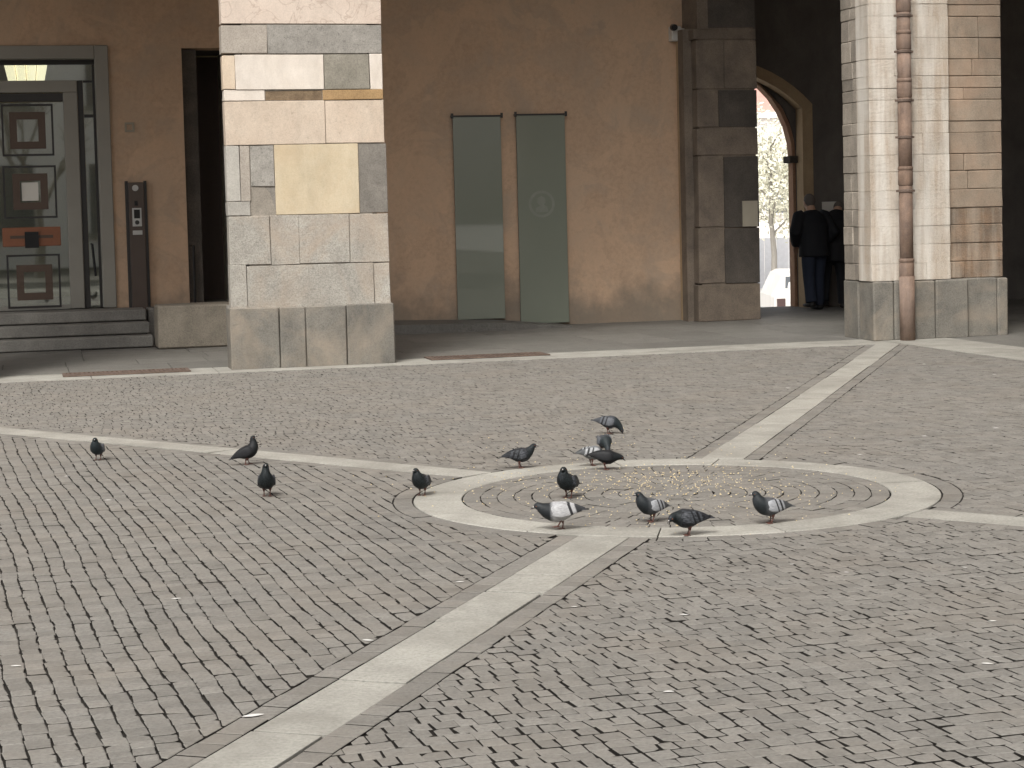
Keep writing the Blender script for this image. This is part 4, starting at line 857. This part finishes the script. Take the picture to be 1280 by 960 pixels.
def plumage(name, body, head, neck, wing, bar, tail, nbars=2, mott=0.25):
    body, head, neck, wing, bar, tail = [tuple(q * (.62 if q < .3 else .9) for q in c) for c in (body, head, neck, wing, bar, tail)]
    def feather(nm, build):
        m, nt, b = new_mat(name + nm, .6, .25); tc = node(nt, 'ShaderNodeTexCoord'); sx = node(nt, 'ShaderNodeSeparateXYZ'); nt.links.new(tc.outputs['Object'], sx.inputs[0])
        col = build(nt, tc, sx); mp = node(nt, 'ShaderNodeMapping'); mp.inputs['Scale'].default_value = (60, 160, 160); nt.links.new(tc.outputs['Object'], mp.inputs['Vector'])
        col = mix(nt, 1.0, col, ramp(nt, noise(nt, mp.outputs[0], 1.0, 3), [(.3, 1 - mott), (.7, 1 + mott * .6)]), 'MULTIPLY')
        nt.links.new(col, b.inputs['Base Color']); return m
    def axis(nt, sx, lo, hi, stops, sl=0.0):
        a = node(nt, 'ShaderNodeMath', operation='MULTIPLY_ADD'); a.inputs[1].default_value = sl; nt.links.new(sx.outputs[2], a.inputs[0]); nt.links.new(sx.outputs[0], a.inputs[2])
        mr = node(nt, 'ShaderNodeMapRange'); mr.inputs[1].default_value = lo; mr.inputs[2].default_value = hi; nt.links.new(a.outputs[0], mr.inputs[0]); return ramp(nt, mr.outputs[0], stops)
    bodym = feather('_body', lambda nt, tc, sx: axis(nt, sx, -.08, .14, [(0, tail), (.12, body), (.52, body), (.62, neck), (.76, neck), (.86, head)]))
    w0 = wing; st_ = [(0, tail), (.2, tail), (.26, w0)]
    if nbars: st_ = [(0, tail), (.2, tail), (.24, w0), (.28, w0), (.30, bar), (.35, bar), (.37, w0)] + ([(.44, w0), (.46, bar), (.49, bar), (.51, w0)] if nbars > 1 else [])
    if nbars == 1: st_ = [(0, tail), (.08, tail), (.12, w0), (.2, w0), (.22, bar), (.28, bar), (.3, w0)]
    wingm = feather('_wing', lambda nt, tc, sx: axis(nt, sx, -.135, .05, st_, -.35))
    tailm = feather('_tail', lambda nt, tc, sx: axis(nt, sx, -.16, -.06, [(0, tuple(x * .6 for x in tail)), (.25, tuple(x * .5 for x in tail)), (.35, tail), (1, body)]))
    return bodym, wingm, tailm
PL = {'blue': plumage('blue', (.085, .093, .107), (.06, .068, .08), (.028, .038, .042), (.17, .18, .2), (.025, .026, .03), (.09, .095, .105)),
      'checker': plumage('checker', (.05, .054, .062), (.05, .056, .068), (.022, .029, .032), (.09, .097, .11), (.018, .019, .023), (.04, .042, .05), 2, .9),
      'black': plumage('black', (.02, .021, .024), (.022, .023, .027), (.016, .02, .022), (.026, .027, .03), (.02, .02, .022), (.02, .02, .022), 0),
      'pied': plumage('pied', (.40, .40, .41), (.04, .045, .05), (.026, .03, .034), (.44, .44, .45), (.04, .04, .045), (.05, .052, .058), 1),
      'silver': plumage('silver', (.12, .125, .135), (.06, .066, .075), (.022, .028, .032), (.33, .34, .36), (.035, .036, .04), (.1, .105, .112)),
      'pale': plumage('pale', (.25, .26, .27), (.1, .11, .12), (.05, .06, .065), (.42, .43, .44), (.06, .062, .065), (.14, .145, .15))}
M['beak'] = plain('beak', (.05, .045, .045), .5); M['leg'] = plain('leg', (.13, .058, .046), .6); M['birdeye'] = plain('birdeye', (.2, .06, .02), .2); M['cere'] = plain('cere', (.6, .58, .55), .7)
def bird(px, py, yaw, pose, plum, label, pitch=0.0, sc=1.0, step=0.0, headyaw=0.0, lift=0.0):
    """yaw 0 = heading to the right of the picture's ground line (+X), 90 = away, -90 = towards the viewer"""
    p = gp(px, py, 0.003); t = thing('pigeon', label, 'pigeon', p, 'pigeons feeding on the piazza'); t.rotation_euler = (0, 0, R(yaw))
    S = .01 * sc; piv = Vector((0, 0, 8.0)); rm = Matrix.Rotation(-R(pitch), 3, 'Y'); hy = Matrix.Rotation(R(headyaw), 3, 'Z'); Y = Vector((0, 1, 0)); bm_, wm, tm = PL[plum]
    def T(v, neckf=0.0):
        v = Vector(v); 
        if neckf:
            o = Vector((5, 0, 0)); v = o + Matrix.Rotation(R(headyaw) * neckf, 3, 'Z') @ (v - o)
        return (piv + rm @ (v - piv)) * S
    sp = catmull([(a, b, c, d) for a, b, c, d in BODY] + [(a, b, c * (1.1 if pose == 'up' else 1.0), d * (1.1 if pose == 'up' else 1.0)) for a, b, c, d in NECK[pose]], 3); path = []; rad = []
    for i, (x, z, ry, rz) in enumerate(sp):
        f = min(1, max(0, (i - 12) / 12)); path.append(T((x, 0, z), f)); rad.append((max(.2, ry) * S, max(.2, rz) * S))
    v, f = loft(path, rad, Y, 14); mesh_local('body', v, f, bm_, t)
    L = NECK[pose]; e, d = Vector((L[-1][0], 0, L[-1][1])), (Vector((L[-1][0], 0, L[-1][1])) - Vector((L[-3][0], 0, L[-3][1]))).normalized()
    if pose in ('up', 'hunch', 'fwd'): d = Vector((.95, 0, -.25))
    if pose == 'mid': d = Vector((.92, 0, -.35))
    v, f = loft([T(e - d * .5, 1), T(e + d * .5, 1), T(e + d * 1.5, 1), T(e + d * 1.95 + Vector((0, 0, -.2)), 1)], [.55 * S, .42 * S, .26 * S, .06 * S], Y, 8); bk = mesh_local('beak', v, f, M['beak'], t)
    v, f = sphere(T(e + d * .35 + Vector((0, 0, .32)), 1), .36 * S, 8, 5); mesh_local('cere', v, f, M['cere'], bk)
    h = Vector((L[-3][0], 0, L[-3][1]))
    for s in (-1, 1):
        v, f = sphere(T(h + d * .3 + Vector((0, 1.5 * s, .25)), 1), .27 * S, 8, 6); mesh_local('eye', v, f, M['birdeye'], t)
        wp = catmull([(4.8, 3.3, 9.6, .9, .5), (3.3, 4.3, 9.5, 2.5, .6), (0.3, 4.5, 9.4, 3.3, .6), (-3.6, 3.5, 9.35, 3.0, .6), (-7.5, 2.2, 9.2, 1.9, .5), (-10, 1.4, 8.9, 1.0, .4), (-11.8, .9, 8.7, .35, .2)], 3)
        P = []; Rr_ = []; V = []; F = []; K = 10
        for x, y, z, hh, th in wp:
            c = Vector((x, y * s, z)); upv = Vector((0, -.12 * s, .99)); out = Vector((0, .99 * s, .12))
            for k in range(K): a = 6.2832 * k / K; V.append(T(c + upv * (hh * math.cos(a)) + out * (th * math.sin(a))))
        for i in range(len(wp) - 1):
            for k in range(K): k2 = (k + 1) % K; q = [i * K + k, i * K + k2, (i + 1) * K + k2, (i + 1) * K + k]; F.append(q if s < 0 else q[::-1])
        F += [list(range(K)), [(len(wp) - 1) * K + k for k in range(K)]]
        mesh_local('wing', V, F, wm, t)
        hip = T((-.3, 2.0 * s, 6.2)); hip.z = max(hip.z, 4.6 * S); ft = Vector(((.3 + step * s) * S, 1.75 * s * S, .35 * S + (lift * S if s > 0 else 0))); kn = Vector((hip.x * .4 + ft.x * .6 - .5 * S, ft.y, max(2.6 * S, ft.z + 2 * S)))
        lp = [loft([hip, (hip + kn) / 2, kn], [1.5 * S, .9 * S, .34 * S], Y, 8), loft([kn, ft], [.33 * S, .3 * S], Y, 8)]
        for a, ln in ((0, 2.5), (32, 2.1), (-32, 2.1), (180, 1.2)):
            dv = Vector((math.cos(R(a)), math.sin(R(a)), 0)); lp.append(loft([ft - dv * .1 * S, ft + dv * ln * .6 * S + Vector((0, 0, -.08 * S)), ft + dv * ln * S + Vector((0, 0, -.2 * S))], [.26 * S, .22 * S, .1 * S], Vector((0, 0, 1)), 6))
        V, F = merge(lp); mesh_local('leg', V, F, M['leg'], t)
    V = []; 
    for x, hw, z, th in ((-6.0, 1.6, 8.5, .8), (-8.6, 1.9, 8.4, .55), (-11.2, 2.2, 8.35, .4), (-13.4, 2.3, 8.3, .25)):
        for yy, zz in ((-hw, -th * .3), (-hw * .5, th * .7), (hw * .5, th * .7), (hw, -th * .3), (0, -th)): V.append(T((x, yy, z + zz)))
    F = [[i * 5 + k, i * 5 + (k + 1) % 5, (i + 1) * 5 + (k + 1) % 5, (i + 1) * 5 + k] for i in range(3) for k in range(5)] + [[0, 1, 2, 3, 4], [19, 18, 17, 16, 15]]
    mesh_local('tail', V, F, tm, t)
    return t
bird(123, 575, -97, 'hunch', 'blue', 'blue grey pigeon facing the piazza just below the left pale strip', 8, .92, .0, 8)
bird(309, 580.5, 12, 'up', 'black', 'charcoal pigeon with outstretched neck striding along the left pale strip', 20, .95, 1.6)
bird(334, 620, -88, 'up', 'checker', 'dark pigeon with pale head standing on cobbles, facing the piazza', 14, 1.02, .0, 4)
bird(528, 619, -112, 'hunch', 'checker', 'dark pigeon on the outer edge of the pale ring, facing the piazza', 8, .95, .0, -10)
bird(650, 585, 8, 'mid', 'checker', 'chequered grey pigeon where the left strip meets the ring', 3, .98, .8)
bird(761, 542, -8, 'peck', 'blue', 'blue grey pigeon pecking on cobbles behind the ring, tail raised', -8, .98, .6)
bird(755, 566, -75, 'peck', 'blue', 'grey pigeon with lowered head behind the black one', -8, .95, .3)
bird(740, 582, 25, 'peck', 'pale', 'pale silvery pigeon half hidden behind the black pecking pigeon', -4, .95, .3)
bird(757, 587, 2, 'low', 'black', 'sooty black pigeon pecking on the back of the ring', -8, .95, .5)
bird(711, 622, -118, 'hunch', 'checker', 'dark pigeon with raised head standing inside the ring near its left', 10, 1.04, .3, 12)
bird(701, 662, 180, 'fwd', 'pied', 'white winged pigeon with dark head stepping on the front of the ring', -5, 1.1, 1.2, 0, 1.4)
bird(815, 652, -145, 'hunch', 'silver', 'light grey winged pigeon with dark breast among the scattered seed', 4, .95, .8, -25)
bird(861, 669, 192, 'low', 'checker', 'hunched chequered pigeon standing on the front edge of the ring', 0, 1.0, .3, 30)
bird(964, 654, -158, 'hunch', 'silver', 'silver grey pigeon with dark head inside the ring near its right', 2, 1.02, .6, -18)

# ------------------------------------------------------------------ seed, feathers, droppings
M['seed'] = leafmat('seed', (.46, .36, .2), (.60, .51, .34)); M['feather'] = plain('feather', (.55, .54, .515), .8, var=.05)
V = []; F = []; rnd = random.Random(3)
def grain(c, s):
    k = len(V); a = rnd.uniform(0, 6.28); d = Vector((math.cos(a), math.sin(a), 0)); e = Vector((-d.y, d.x, 0))
    V.extend([c + d * s, c + e * s * .7, c - d * s, c - e * s * .7, c + Vector((0, 0, s * .8)), c - Vector((0, 0, s * .2))])
    for i in range(4): F.append([k + i, k + (i + 1) % 4, k + 4]); F.append([k + (i + 1) % 4, k + i, k + 5])
cl = [(gp(850, 600), .32, 150), (gp(780, 605), .45, 110), (gp(720, 600), .45, 70), (gp(890, 612), .4, 100), (gp(870, 640), .35, 60), (gp(760, 650), .3, 25), (gp(830, 590), .5, 60), (gp(660, 610), .4, 40), (gp(960, 610), .4, 40), (gp(780, 560), .7, 60)]
for c, sg, k in cl:
    for _ in range(int(k * 1.15)):
        q = c + Vector((rnd.gauss(0, sg), rnd.gauss(0, sg), 0)); grain(Vector((q.x, q.y, .005)), rnd.uniform(.0035, .008))
kind(mesh_obj('bird_seed', V, F, M['seed']), 'stuff')
def feather(px, py, L, yaw, label, group):
    p = gp(px, py, .004); d = Vector((math.cos(yaw), math.sin(yaw), 0)); e = Vector((-d.y, d.x, 0)); V = []; F = []
    prof = [(0, .02, .002), (.2, .14, .012), (.45, .2, .02), (.7, .16, .016), (.9, .07, .008), (1, .01, .003)]
    for a, wd, h in prof: V += [p + d * (a - .5) * L + e * wd * L, p + d * (a - .5) * L + Vector((0, 0, h * L * 3)), p + d * (a - .5) * L - e * wd * L]
    for i in range(5): F += [[i * 3, i * 3 + 1, i * 3 + 4, i * 3 + 3], [i * 3 + 1, i * 3 + 2, i * 3 + 5, i * 3 + 4], [i * 3, i * 3 + 3, i * 3 + 5, i * 3 + 2]]
    tag(mesh_obj('feather', V, F, M['feather']), label, 'feather', group)
feather(316, 894, .075, .35, 'white curled feather lying on the edge of the near pale strip', None)
for x, y, L in ((84, 595, .05), (135, 625, .055), (220, 748, .055), (20, 832, .05), (575, 727, .05), (460, 800, .06), (855, 768, .05), (1240, 776, .045), (1234, 829, .05), (836, 864, .05), (1206, 709, .03), (1058, 715, .03), (990, 705, .03), (718, 758, .035), (1156, 545, .06), (1245, 535, .06), (985, 485, .06), (1075, 568, .04), (1155, 455, .05), (1243, 468, .05)):
    feather(x, y, L * .8, random.uniform(-.5, .5), 'tiny white feather lying flat on the cobbles', 'small white feathers scattered on the paving')
